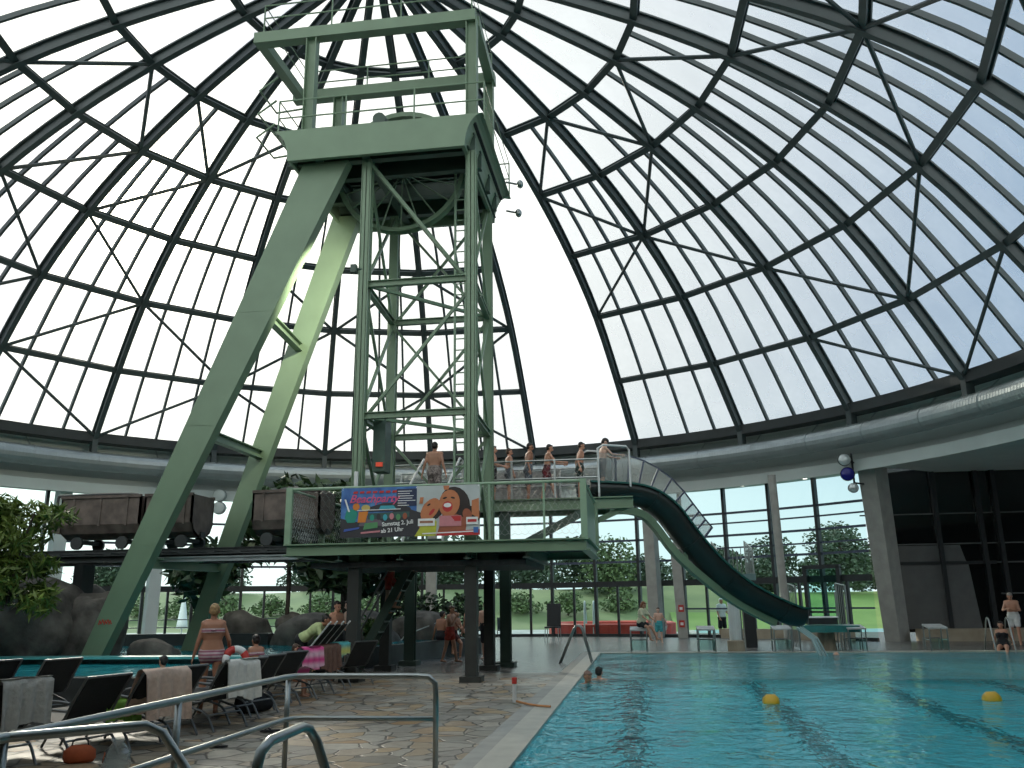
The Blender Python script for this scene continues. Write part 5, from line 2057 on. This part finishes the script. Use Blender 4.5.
h2 = empty('stair_handrail', (-1.96, 4.75, 0), 0, 'short bent steel handrail hoop at the bottom centre-left', 'handrail')
MB().tube([(-.02, -.32, .0), (-.02, -.31, .82), (-.01, -.28, .92), (.0, -.2, .96), (0, .25, .97), (.02, .31, .95), (.06, .33, .88), (.22, .35, .45), (.40, .36, 0)], .028, 12).build('rail', steel, h2, True)
# bollard with red tip and hose at pool edge
bo = empty('edge_bollard', (-2.2, 15.1, .01), 0, 'short white bollard with a red cap beside the pool edge', 'bollard')
MB().tube([(0, 0, 0), (0, 0, .30)], .035, 10).build('shaft', tube_white, bo)
MB().tube([(0, 0, .30), (0, 0, .40)], .045, 10).build('cap', sign_red, bo)
mb = MB()
mb.tube(spline([(-2.15, 15.0, .04), (-1.95, 14.6, .05), (-1.75, 14.35, .05), (-1.50, 14.2, .05)], 4), .018, 6)
tag(mb.build('lane_rope', mat('rope_orange', (.5, .22, .08), .7)), 'thin orange rope running from the bollard to the water', 'rope')

# ------------------------------------------------------------------ pool furniture
def ladder(x, y, rz, label):
    t = empty('pool_ladder', (x, y, 0), rz, label, 'ladder', 'pool ladders')
    for s in (-.28, .28):
        MB().tube([(s, -.62, .0), (s, -.22, .90), (s, -.17, .97), (s, -.10, 1.0), (s, -.03, .97), (s, .02, .90), (s, .26, 0), (s, .28, -.5), (s, .28, -.9)], .024, 9).build('handrail', steel, t, True)
    for z in (-.25, -.55, -.85):
        MB().box((0, .28, z), (.52, .09, .03)).build('step', steel, t)
    return t


ladder(-1.68, 24.6, R(-90), 'stainless pool ladder with tall hoops at the left pool edge')
ladder(10.85, 29.2, R(180), 'stainless pool ladder hoops at the far edge beside the man with folded arms')


def starting_block(x, label):
    t = empty('starting_block', (x, PY1 + .32, .03), 0, label, 'starting block', 'starting blocks at the far pool edge')
    MB().add([(-.28, -.36, .66), (.28, -.36, .66), (.28, .3, .74), (-.28, .3, .74), (-.28, -.36, .70), (.28, -.36, .70), (.28, .3, .79), (-.28, .3, .79)], BOXF).build('platform', mat('block_top', (.42, .44, .43), .5), t)
    for sx in (-.26, .26):
        MB().tube([(sx, -.3, .0), (sx, -.3, .66)], .022, 7).build('leg', steel, t)
        MB().tube([(sx, .26, .0), (sx, .26, .74)], .022, 7).build('leg', steel, t)
        MB().tube([(sx, -.3, .33), (sx, .26, .33)], .016, 6).build('brace', steel, t)
    MB().box((0, .42, .36), (.5, .2, .03)).build('step', tube_grey, t)
    for sx in (-.24, .24):
        MB().tube([(sx, .5, 0), (sx, .5, .36), (sx, .3, .36)], .018, 6).build('step_leg', steel, t)
    MB().box((0, -.33, .22), (.48, .012, .3)).build('front_plate', facade_glass, t)
    return t


for x, lb in ((-.15, 'starting block the girl in the pale top sits on'), (2.0, 'second starting block, right of the seated girl'), (4.35, 'third starting block, below the slide end'),
              (6.6, 'fourth starting block, right of the low diving board'), (9.0, 'fifth starting block, in front of the grey wall panel')):
    starting_block(x, lb)


def buoy(x, y, label):
    t = empty('lane_buoy', (x, y, -.02), 0, label, 'buoy', 'yellow buoys')
    ym = mat('buoy_yellow', (.62, .38, .02), .45, 0, .06, 5)
    mb = MB()
    mb.lathe([(0, -.13), (.1, -.13), (.15, -.07), (.155, .06), (.1, .12), (0, .12)], seg=18)
    mb.v = [(x_, z_, y_) for x_, y_, z_ in mb.v]
    mb.v = [(z_ * 1.0, x_, y_) for x_, z_, y_ in [(a, b, c) for a, b, c in mb.v]]
    mb.build('float', ym, t, True)
    MB().tube([(-.35, .0, -.03), (.35, 0, -.03)], .018, 6).build('rope_end', mat('rope_dark', (.06, .04, .02), .7), t)
    return t


buoy(2.02, 15.28, 'yellow buoy floating near the middle of the pool')
buoy(5.60, 15.8, 'yellow buoy floating at the right side of the pool')

# 3 m diving platform beside the facade
dp = empty('diving_tower', (3.3, 32.2, 0), 0, 'higher diving platform with barred railings behind the slide', 'diving platform')
MB().box((.0, -.1, 2.38), (1.2, 2.6, .22)).build('platform', mat('board_teal_grey', (.12, .2, .2), .5), dp)
MB().box((.45, 0.2, 1.2), (.4, .5, 2.4)).build('pillar', mullion_mat, dp)
for s in (-.6, .6):
    mb = MB()
    mb.tube([(s, -1.0, 2.5), (s, -1.0, 3.35), (s, 1.2, 3.75), (s, 1.2, 2.5)], .025, 7)
    mb.build('railing_hoop', steel, dp)
    for k in range(7):
        y = -1.0 + 2.2 * (k + .5) / 7
        MB().tube([(s, y, 2.5), (s, y, 3.35 + .4 * (k + .5) / 7)], .016, 6).build('baluster', steel, dp)
for k in range(4):
    MB().tube([(-.45 + .3 * k, 1.2, 2.5), (-.45 + .3 * k, 1.2, 3.5)], .016, 6).build('baluster', steel, dp)
for s in (.3, .75):
    MB().tube([(s, 1.5, 0), (s, 1.3, 2.4), (s, 1.2, 3.4)], .025, 7).build('ladder_rail', steel, dp)
for k in range(8):
    MB().box((.52, 1.48 - .024 * k, .28 + .29 * k), (.42, .1, .03)).build('rung', steel, dp)
# 1 m board
d1 = empty('diving_board', (5.85, 29.95, 0), 0, 'low teal diving board on a stone base with barred side rails', 'diving board')
MB().prism([(-.9, -.75), (-.2, -.95), (.9, -.75), (.95, .7), (-.75, .7)], .60, .80).build('board', mat('board_teal', (.03, .17, .16), .4), d1)
MB().lathe([(0, 0), (.3, 0), (.26, .6), (0, .6)], seg=16).build('base', stone, d1)
MB().box((-.1, .05, .93), (.9, .7, .2)).build('block', mullion_mat, d1)
MB().box((-.1, .05, 1.05), (.96, .76, .04)).build('white_top', cl_white, d1)
for s in (-.75, .85):
    MB().tube([(s, .5, .0), (s, .5, 2.05), (s + (.0), 1.9, 2.15), (s, 1.9, .0)], .028, 7).build('railing_hoop', steel, d1)
    for k in range(5):
        y = .5 + 1.4 * (k + .5) / 5
        MB().tube([(s, y, .05), (s, y, 2.1)], .016, 6).build('baluster', steel, d1)
for s in (.2, .5):
    MB().tube([(s, .75, 0), (s, .66, .75)], .022, 6).build('ladder_rail', steel, d1)
for k in range(2):
    MB().box((.35, .74, .25 + .25 * k), (.3, .08, .03)).build('rung', steel, d1)
# black lifeguard chair by the left ladder
lg = empty('lounge_chair', (-3.9, 38.6, .01), R(175), 'upright black chair standing before the glazing, above the left pool ladder', 'chair')
MB().box((0, 0, .55), (.62, .6, .06)).build('seat', black_fabric, lg)
MB().bar((0, -.28, .55), (0, -.4, 1.55), .62, .05, (0, 1, 0)).build('backrest', black_fabric, lg)
for sx in (-.28, .28):
    for sy in (-.26, .26):
        MB().tube([(sx, sy, .55), (sx * 1.1, sy * 1.1, 0)], .02, 6).build('leg', steel, lg)
# ------------------------------------------------------------------ people
def remesh(mb, name, m, voxel, parent, smooth=2):
    me = mb.mesh(name, m)
    o = bpy.data.objects.new(name, me)
    C.objects.link(o)
    md = o.modifiers.new('r', 'REMESH')
    md.mode = 'VOXEL'
    md.voxel_size = voxel
    if smooth:
        ms = o.modifiers.new('s', 'SMOOTH')
        ms.iterations = smooth
        ms.factor = .5
    dg = bpy.context.evaluated_depsgraph_get()
    me2 = bpy.data.meshes.new_from_object(o.evaluated_get(dg))
    bpy.data.objects.remove(o)
    bpy.data.meshes.remove(me)
    me2.name = name
    me2.materials.clear()
    me2.materials.append(m)
    me2.polygons.foreach_set('use_smooth', [True] * len(me2.polygons))
    o = bpy.data.objects.new(name, me2)
    C.objects.link(o)
    o.parent = parent
    return o


STAND = dict(lean=0, legs=((2, 3, 2), (-2, 3, 2)), arms=((-3, 8, 12, 0), (4, 8, 14, 0)), head=(0, 5))


def person(label, x, y, z, face, h, skin_m, pose, hair, shorts=None, top=None, bikini=None, female=False, group=None, seat=None, roll=0, suit=None, vox=.0125):
    """face: compass direction looked at, clockwise from +y.  legs: (forward, out, knee) degrees for left and right;
    arms: (forward, out, elbow, inward) degrees.  seat: height of the seat below the pelvis"""
    k = h / 1.75
    t = empty('person', (x, y, z), R(-face), label, 'person', group)
    lean = R(pose.get('lean', 0))
    UPV = Vector((0, math.sin(lean), math.cos(lean)))
    FWD = Vector((0, math.cos(lean), -math.sin(lean)))
    SDV = Vector((1, 0, 0))
    twist = R(pose.get('side', 0))
    UPV = (UPV + SDV * math.sin(twist)).normalized()

    def ldir(f, out, s):
        f, out = R(f), R(out)
        return Vector((s * math.sin(out), math.sin(f) * math.cos(out), -math.cos(f) * math.cos(out))).normalized()
    TH, SH, AN = .435 * k, .425 * k, .075 * k
    legs = []
    low = 0
    for s, (f, out, kn) in zip((-1, 1), pose['legs']):
        d1 = ldir(f, out, s)
        d2 = ldir(f - kn, out * .4, s)
        legs.append((s, d1, d2, f - kn))
        low = min(low, (d1 * TH + d2 * SH).z - (AN if f - kn < 50 else .03))
    pz = seat + .115 * k if seat is not None else -low
    pz = pose.get('pz', pz)
    P = Vector((0, 0, pz))
    b = MB()
    clothes = MB()
    topm = MB()
    wh, ww, wc, ws = (.085, .062, .085, .125) if not female else (.10, .05, .075, .105)
    lv = [(-.02, wh, .105), (.06, wh * .95, .105), (.14, wh * .75, .097), (.22, ww + .012, .086 if female else .092), (.30, ww + .03, .092 if female else .098), (.38, wc + .012, .105), (.45, wc + .02, .098), (.50, ws, .062)]
    lv2 = []
    for q0, q1 in zip(lv[:-1], lv[1:]):
        lv2 += [q0] + [tuple(a + (b_2 - a) * t for a, b_2 in zip(q0, q1)) for t in (.33, .66)]
    for dz, hw_, r_ in lv2 + [lv[-1]]:
        c = P + UPV * dz * k
        b.capsule(c - SDV * hw_ * k, c + SDV * hw_ * k, r_ * k, r_ * k, 14)
    if not female:
        for s in (-1, 1):
            b.sphere(P + UPV * .40 * k + SDV * s * .075 * k + FWD * .06 * k, (.075 * k, .05 * k, .06 * k))
    else:
        for s in (-1, 1):
            b.sphere(P + UPV * .385 * k + SDV * s * .075 * k + FWD * .085 * k, .058 * k)
    for s in (-1, 1):
        b.sphere(P + UPV * -.02 * k + SDV * s * .07 * k - FWD * .045 * k, .085 * k)
    # neck, head
    hy, hn = pose.get('head', (0, 0))
    NB = P + UPV * .52 * k
    hu = (UPV * .75 + Vector((0, 0, .25))).normalized()
    HM = Matrix.Rotation(R(-hy), 3, 'Z') @ Matrix.Rotation(R(-hn), 3, 'X') @ Matrix.Rotation(-lean * .45, 3, 'X')
    HC = NB + hu * .165 * k + FWD * .018 * k
    b.capsule(NB - UPV * .03 * k, HC + HM @ Vector((0, -.01, -.05)) * k, .056 * k, .052 * k)
    hs = k ** .6      # children have larger heads
    hp = lambda p: HC + HM @ (Vector(p) * hs)
    b.sphere(hp((0, -.012, .03)), (.076 * hs, .092 * hs, .088 * hs), 16, 12, HM)
    b.sphere(hp((0, .018, -.035)), (.060 * hs, .070 * hs, .080 * hs), 14, 10, HM)
    b.capsule(hp((0, .088, .005)), hp((0, .108, -.03)), .010 * hs, .016 * hs, 8)
    b.capsule(hp((-.03, .078, .022)), hp((.03, .078, .022)), .012 * hs, .012 * hs, 8)
    b.capsule(hp((-.02, .082, -.062)), hp((.02, .082, -.062)), .010 * hs, .010 * hs, 8)
    for s in (-1, 1):
        b.sphere(hp((s * .077, -.008, -.005)), (.014 * hs, .022 * hs, .032 * hs), 8, 6, HM)
    # legs
    for s, d1, d2, fk in legs:
        hip = P + SDV * s * .085 * k
        kn = hip + d1 * TH
        an = kn + d2 * SH
        b.capsule(hip, kn, .088 * k, .058 * k, 14)
        b.capsule(kn, kn + d2 * SH * .35, .056 * k, .058 * k, 12)
        b.capsule(kn + d2 * SH * .3, an, .058 * k, .036 * k, 12)
        ff = R(fk)
        fd = Vector((s * .18, math.cos(ff), math.sin(ff))).normalized() if abs(fk) < 60 else Vector((0, .5, -.5)).normalized()
        if seat is not None or abs(fk) < 25:
            fd = Vector((s * .2, 1, -.12)).normalized()
        if pose.get('swim'):
            fd = d2
        an2 = an + (Vector((0, 0, -1)) * AN * .45 if not pose.get('swim') else d2 * .02)
        b.capsule(an, an2 - fd * .045 * k, .036 * k, .034 * k, 10)
        b.capsule(an2 - fd * .045 * k, an2 + fd * .11 * k, .033 * k, .032 * k, 10)
        b.capsule(an2 + fd * .11 * k, an2 + fd * .17 * k, .034 * k, .020 * k, 10)
        if shorts:
            L_ = shorts[1]
            fl = shorts[2] if len(shorts) > 2 else .02
            clothes.capsule(hip + d1 * 0, hip + d1 * TH * L_, (.088 + .016) * k, (.075 + fl) * k, 14)
        if suit:
            clothes.sphere(hip + UPV * .01 * k - FWD * .03 * k, .088 * k)
    # arms
    SB = P + UPV * .49 * k
    sw = (.175 if not female else .150) * k
    for s, (f, out, el, inw) in zip((-1, 1), pose['arms']):
        sh = SB + SDV * s * sw
        d1 = ldir(f, out, s)
        d2 = ldir(f + el, out - inw, s)
        el_ = sh + d1 * .295 * k
        wr = el_ + d2 * .25 * k
        ar = .047 if not female else .040
        b.sphere(sh, (ar + .012) * k)
        b.capsule(sh, el_, ar * k, .037 * k)
        b.capsule(el_, wr, .038 * k, .025 * k)
        # hand: palm, four bent fingers of unequal length and a thumb leaving the side of the palm
        n = d2.cross(SDV)
        n = n.normalized() if n.length > .05 else Vector((0, 1, 0))
        wd = n.cross(d2).normalized()
        pm = wr + d2 * .055 * k
        fw = n if True else wd
        for q in (-.028, -.009, .010, .029):
            b.capsule(wr + d2 * .01 * k + fw * q * .5 * k, wr + d2 * .085 * k + fw * q * k, .015 * k, .012 * k, 8)
        curl = wd * -s
        for q, ln in zip((-.030, -.010, .011, .031), (.055, .068, .074, .064)):
            a0 = wr + d2 * .085 * k + fw * q * k
            a1 = a0 + (d2 * .85 + curl * .35).normalized() * ln * .55 * k
            a2 = a1 + (d2 * .55 + curl * .75).normalized() * ln * .5 * k
            b.capsule(a0, a1, .0098 * k, .0092 * k, 7)
            b.capsule(a1, a2, .0092 * k, .0078 * k, 7)
        a0 = wr + d2 * .035 * k + fw * .028 * k
        a1 = a0 + (d2 * .6 + fw * .8).normalized() * .042 * k
        b.capsule(a0, a1, .013 * k, .011 * k, 7)
        b.capsule(a1, a1 + (d2 * .9 + fw * .2 + curl * .3).normalized() * .035 * k, .011 * k, .008 * k, 7)
        if top:
            topm.capsule(sh, sh + d1 * .19 * k, (ar + .022) * k, (ar + .020) * k, 12)
    remesh(b, 'body', skin_m, vox * max(.8, k), t, 1)
    # clothing
    if shorts:
        for dz, hw_, r_ in lv[:3]:
            c = P + UPV * (dz - .01) * k
            clothes.capsule(c - SDV * hw_ * k, c + SDV * hw_ * k, (r_ + .012) * k, (r_ + .012) * k, 14)
        for s in (-1, 1):
            clothes.sphere(P + UPV * -.02 * k + SDV * s * .07 * k - FWD * .045 * k, .098 * k)
        remesh(clothes, 'swim_shorts' if shorts[1] < .75 else 'trousers', shorts[0], .016, t, 2)
    if suit:
        for dz, hw_, r_ in lv[:6]:
            c = P + UPV * dz * k
            clothes.capsule(c - SDV * hw_ * k, c + SDV * hw_ * k, (r_ + .006) * k, (r_ + .006) * k, 14)
        for s in (-1, 1):
            clothes.sphere(P + UPV * .385 * k + SDV * s * .075 * k + FWD * .085 * k, .064 * k)
            clothes.capsule(P + UPV * .42 * k + SDV * s * .07 * k + FWD * .09 * k, P + UPV * .53 * k + SDV * s * .075 * k, .016 * k, .014 * k)
            clothes.capsule(P + UPV * .42 * k + SDV * s * .07 * k - FWD * .09 * k, P + UPV * .53 * k + SDV * s * .075 * k, .016 * k, .014 * k)
        remesh(clothes, 'swimsuit', suit, .014, t, 1)
    if top:
        for dz, hw_, r_ in lv[1:]:
            c = P + UPV * dz * k
            topm.capsule(c - SDV * hw_ * k, c + SDV * hw_ * k, (r_ + .018) * k, (r_ + .018) * k, 14)
        if female:
            for s in (-1, 1):
                topm.sphere(P + UPV * .385 * k + SDV * s * .075 * k + FWD * .085 * k, .072 * k)
        remesh(topm, 'shirt', top, .016, t, 2)
    if bikini:
        bm2 = MB()
        n = 40
        vs = []
        for dz in (.345, .36, .40, .412):
            for i in range(n):
                a = 2 * PI * i / n
                rx, ry = (.075 + .107) * k, .106 * k
                cx, cy = math.cos(a), math.sin(a)
                px = (.085 * (1 if cx > 0 else -1) * min(1, abs(cx) * 3) + .106 * cx) * k
                py = ry * cy + (.055 * k * max(0, cy) if abs(px) < .14 * k and cy > .2 else 0)
                q = P + UPV * dz * k + SDV * px * 1.02 + FWD * py * 1.05
                vs.append(q)
        fs = []
        for j in range(3):
            for i in range(n):
                fs.append((j * n + i, j * n + (i + 1) % n, (j + 1) * n + (i + 1) % n, (j + 1) * n + i))
        o_ = len(vs)
        ctr = P + UPV * .38 * k
        vs += [ctr + (q - ctr) * .9 for q in vs]
        fs += [tuple(o_ + q for q in reversed(f)) for f in fs]
        bm2.add(vs, fs)
        bm2.capsule(P + UPV * .38 * k - FWD * .112 * k - SDV * .02, P + UPV * .38 * k - FWD * .112 * k + SDV * .02, .016 * k, .016 * k, 8)
        bm2.build('bikini_top', bikini, t, True)
        br = MB()
        for dz, hw_, r_ in ((-.05, wh * .9, .108), (-.01, wh, .112), (.035, wh, .110)):
            c = P + UPV * dz * k
            br.capsule(c - SDV * hw_ * k, c + SDV * hw_ * k, r_ * k, r_ * k, 14)
        for s in (-1, 1):
            br.sphere(P + UPV * -.03 * k + SDV * s * .07 * k - FWD * .045 * k, .095 * k)
        remesh(br, 'bikini_bottom', bikini, .014, t, 2)
    # hair
    hm, style = hair
    hb = MB()
    hb.sphere(hp((0, -.030, .045)), (.084 * hs, .088 * hs, .085 * hs), 14, 10, HM)
    hb.sphere(hp((0, -.045, .005)), (.078 * hs, .070 * hs, .085 * hs), 14, 10, HM)
    hb.capsule(hp((-.04, .052, .085)), hp((.04, .052, .085)), .026 * hs, .026 * hs, 8)
    if style == 'bun':
        hb.sphere(hp((0, -.10, .07)), .045 * hs)
    if style == 'long':
        hb.capsule(hp((0, -.06, .0)), hp((0, -.085, -.17)), .072 * hs, .05 * hs)
        for s in (-1, 1):
            hb.capsule(hp((s * .065, -.02, .02)), hp((s * .07, -.04, -.14)), .03 * hs, .025 * hs)
    if style == 'bob':
        for s in (-1, 1):
            hb.capsule(hp((s * .066, -.015, .03)), hp((s * .068, -.02, -.07)), .032 * hs, .028 * hs)
        hb.capsule(hp((0, -.06, .0)), hp((0, -.07, -.08)), .07 * hs, .055 * hs)
    if style == 'mop':
        hb.sphere(hp((0, .0, .075)), (.09 * hs, .10 * hs, .07 * hs), 12, 8, HM)
    remesh(hb, 'hair', hm, .012, t, 1)
    em = mat('eye_dark', (.02, .018, .015), .3)
    for s in (-1, 1):
        MB().sphere(hp((s * .031, .079, .003)), .011 * hs, 8, 6).build('eye', em, t, True)
    MB().capsule(hp((-.019, .0925, -.060)), hp((.019, .0925, -.060)), .0045 * hs, .0045 * hs, 6).build('mouth', mat('lip', (.30, .10, .08), .5), t, True)
    return t


def pose(**k):
    d = dict(STAND)
    d.update(k)
    return d


ZU = UZ + .0
# upper walkway, from the tower towards the slide
person('man seen from behind on the short platform stair, in black and white patterned trunks', -5.22, 21.75, 4.03, 5, 1.76, skin_b,
       pose(legs=((14, 4, 14), (-2, 4, 2)), arms=((-12, 16, 22, 0), (-10, 14, 20, 0)), head=(0, 8)), (hair_dark, 'short'), (cl_pattern, .62))
person('boy in long dark trunks standing behind the front right tower leg on the walkway', -4.05, 24.1, ZU, 80, 1.68, skin_b, pose(arms=((20, 6, 70, 10), (15, 6, 60, 10))), (hair_dark, 'short'), (cl_black, .8))
person('boy partly hidden behind the rear right tower leg on the walkway', -3.62, 24.3, ZU, 70, 1.62, skin_b, STAND, (hair_brown, 'short'), (cl_grey, .7))
person('boy in grey patterned long trunks, fourth from the slide on the walkway', -3.02, 24.0, ZU, 70, 1.70, skin_a,
       pose(lean=4, arms=((-5, 6, 20, 0), (-20, 12, 30, 0)), head=(10, 8)), (hair_dark, 'short'), (cl_grey, .86))
person('boy in black and red trunks leaning on the walkway rail', -2.52, 24.2, ZU, 80, 1.70, skin_b,
       pose(lean=8, legs=((22, 2, 6), (-10, 2, 2)), arms=((40, 4, 45, 0), (38, 4, 45, 0)), head=(0, 8)), (hair_dark, 'short'), (cl_darkred, .72))
person('boy in dark green trunks waiting second in the slide queue', -1.56, 24.05, ZU, 80, 1.68, skin_b,
       pose(lean=5, arms=((-25, 12, 35, 0), (-28, 14, 45, 0)), head=(0, 14)), (hair_dark, 'short'), (mat('cloth_dark_green', (.02, .04, .035), .8), .72))
person('boy with thick dark hair stepping into the slide entrance, looking down', -.92, 23.95, 4.49, 72, 1.64, skin_c,
       pose(lean=8, arms=((45, 10, 40, 0), (42, 10, 45, 0)), head=(0, 32)), (hair_dark, 'mop'), (mat('cloth_slate', (.06, .09, .11), .8), .75))
# below the platform
person('woman in a pale lime shirt bending over beside the standing boys', -7.52, 18.9, .01, 84, 1.70, skin_a,
       pose(lean=56, legs=((10, 4, 4), (-4, 4, 2)), arms=((25, 6, 10, 0), (20, 6, 10, 0)), head=(0, 0)), (hair_dark, 'short'), (cl_black, .95, -.005), cl_lime, None, True)
person('bare-chested boy facing the pool with hands together, by the tower leg', -6.86, 19.25, .01, 110, 1.72, skin_b,
       pose(arms=((12, 10, 80, 35), (12, 10, 80, 35)), head=(10, 12)), (hair_dark, 'short'), (cl_black, .7))
person('second boy standing close behind the first, half hidden by the tower leg', -6.78, 19.9, .01, 230, 1.74, skin_c,
       pose(arms=((15, 8, 85, 30), (10, 8, 70, 30)), head=(0, 10)), (hair_dark, 'short'), (cl_black, .7))
person('person climbing the steep staircase under the platform, cut off by the platform edge', -6.2, 21.15, 1.42, 85, 1.6, skin_b,
       pose(lean=14, legs=((40, 3, 60), (-2, 3, 4)), arms=((50, 14, 25, 0), (60, 14, 10, 0))), (hair_brown, 'short'), (cl_red, .6))
person('boy in black trunks sitting on the basin rim with his back turned', -6.3, 27.35, .0, 25, 1.66, skin_a,
       pose(lean=6, legs=((75, 6, 60), (78, 6, 62)), arms=((-12, 14, 10, 0), (-10, 14, 12, 0)), head=(20, 0)), (hair_dark, 'short'), (cl_black, .55), seat=.53)
person('boy perched on the basin rim with one foot up, middle of the group', -5.98, 27.5, .0, 140, 1.72, skin_b,
       pose(lean=14, legs=((55, 8, 70), (80, 10, 80)), arms=((30, 8, 40, 10), (30, 8, 35, 0)), head=(-15, 6)), (hair_dark, 'short'), (mat('cloth_maroon', (.10, .03, .03), .8), .5), seat=.55)
person('boy in red trunks standing with a hand raised to his mouth', -5.47, 24.9, .01, 105, 1.58, skin_b,
       pose(lean=4, legs=((14, 3, 4), (-12, 3, 4)), arms=((20, 10, 30, 15), (35, 12, 118, 25)), head=(0, 10)), (hair_brown, 'short'), (cl_red, .42))
person('boy in pale blue trunks half hidden by the front right tower leg', -5.02, 25.6, .01, 200, 1.58, skin_b, pose(legs=((8, 3, 4), (-8, 3, 4))), (hair_brown, 'short'), (cl_lightblue, .72))
person('boy in long black trunks standing between the right tower legs', -4.62, 26.0, .01, 190, 1.66, skin_c,
       pose(legs=((10, 3, 4), (-6, 3, 4)), arms=((10, 8, 70, 25), (8, 8, 50, 20))), (hair_brown, 'short'), (cl_black, .82))
# by the warm basin
person('woman in a striped bikini seen from behind, holding a red and white swim ring', -6.80, 13.35, .01, -28, 1.68, skin_a,
       pose(lean=2, legs=((4, 3, 6), (-4, 3, 4)), arms=((-6, 14, 10, 0), (-2, 22, 42, 16)), head=(0, 4)), (hair_blond, 'short'), None, None, cl_stripe, True, vox=.0115)
person('girl with a dark bun sitting on the basin rim with her back turned', -6.95, 15.4, .0, -50, 1.36, skin_a,
       pose(lean=12, legs=((80, 6, 80), (80, 6, 80)), arms=((20, 10, 30, 10), (20, 12, 30, 10))), (hair_dark, 'bun'), None, None, cl_stripe, True, seat=.41)
person('child sitting low beside the girl with the bun, facing right', -6.55, 15.9, .0, 80, 1.22, skin_b,
       pose(lean=14, legs=((85, 8, 85), (85, 8, 85)), arms=((40, 8, 30, 10), (40, 8, 30, 10))), (hair_brown, 'short'), (cl_red, .4), seat=.30)
person('dark-haired bather up to the chest in the warm basin behind the loungers', -8.55, 15.0, .0, -60, 1.35, skin_b, pose(pz=.16, legs=((84, 8, 20), (84, 8, 20)), arms=((30, 25, 40, 0), (30, 25, 40, 0))), (hair_dark, 'short'), (cl_black, .6))
# swimming pool
person('bald swimmer with raised shoulders in the water at the left pool edge', -1.26, 18.8, -DEP, 140, 1.66, skin_a,
       pose(lean=10, arms=((20, 40, 40, 0), (30, 40, 40, 0)), head=(0, 15)), (mat('hair_thin', (.20, .12, .09), .6), 'short'), (cl_black, .6))
person('dark-haired swimmer beside the bald one in the pool', -1.0, 19.7, -DEP, 15, 1.66, skin_b, pose(arms=((20, 30, 40, 0), (30, 30, 40, 0))), (hair_dark, 'short'), (cl_black, .6))
person('front-crawl swimmer lying flat in the water near the far edge', 6.35, 27.9, 0, -85, 1.70, skin_b,
       pose(lean=84, pz=-.16, legs=((-84, 5, 4), (-88, 5, 4)), arms=((97, 10, 5, 0), (72, 24, 20, 0)), head=(20, 0), swim=True), (mat('cap_pale', (.6, .35, .25), .5), 'short'), (cl_black, .4))
# far edge and beyond
person('girl in a pale shirt sitting on the first starting block with dangling legs', -.05, 29.25, .0, 130, 1.52, skin_b,
       pose(lean=12, legs=((70, 5, 40), (72, 5, 55)), arms=((35, 8, 25, 10), (35, 8, 25, 10)), head=(-10, 18)), (hair_red, 'bob'), (cl_black, .55), cl_cream, None, True, seat=.82)
person('boy in turquoise trunks standing by the concrete column, arms apart', .62, 35.4, .01, 175, 1.36, skin_c,
       pose(arms=((-5, 24, 14, 0), (5, 18, 20, 0)), legs=((6, 4, 4), (-4, 5, 4))), (hair_brown, 'short'), (cl_teal, .72))
person('man in a white shirt, cap and black shorts standing outside behind the slide', 3.72, 42.9, -.2, 150, 1.92, skin_b,
       pose(arms=((10, 10, 60, 20), (5, 10, 30, 10))), (cl_white, 'short'), (cl_black, .9), cl_white)
person('grey-haired man with folded arms and white shorts standing at the far right', 12.62, 32.6, .01, 215, 1.76, skin_b,
       pose(lean=6, legs=((8, 4, 4), (-6, 5, 4)), arms=((18, 16, 78, 62), (24, 16, 80, 62)), head=(-8, 24)), (hair_grey, 'short'), (cl_white, .62))
person('woman in a dark swimsuit sitting on the far pool edge between the ladder hoops', 11.0, 29.5, .03, 205, 1.62, skin_b,
       pose(lean=-6, legs=((86, 6, 25), (84, 4, 40)), arms=((-35, 16, 8, 0), (-30, 16, 8, 0)), head=(10, 10)), (hair_dark, 'long'), None, None, None, True, seat=.0, suit=cl_black)
person('small child in a pink and white top outside, behind the grey pillar', 1.0, 43.5, -.2, 160, 1.15, skin_c, STAND, (hair_brown, 'bob'), (cl_white, .5), mat('cloth_pink', (.6, .12, .2), .8, 0, .3, 12, 0, (.7, .55, .55)), None, True)
# swim ring held by the woman
rg_ = empty('swim_ring', (-6.46, 13.5, .82), 0, 'red and white swim ring held under the arm of the woman in the bikini', 'swim ring')
rg_.rotation_euler = (R(70), R(20), R(30))
rg_.scale = (.82, .82, .82)
for q in range(6):
    mb = MB()
    pts = [(.19 * math.cos(2 * PI * (q + i / 6) / 6), .19 * math.sin(2 * PI * (q + i / 6) / 6), 0) for i in range(7)]
    mb.tube(pts, .075, 12)
    mb.build('segment', sign_red if q % 2 == 0 else cl_white, rg_, True)
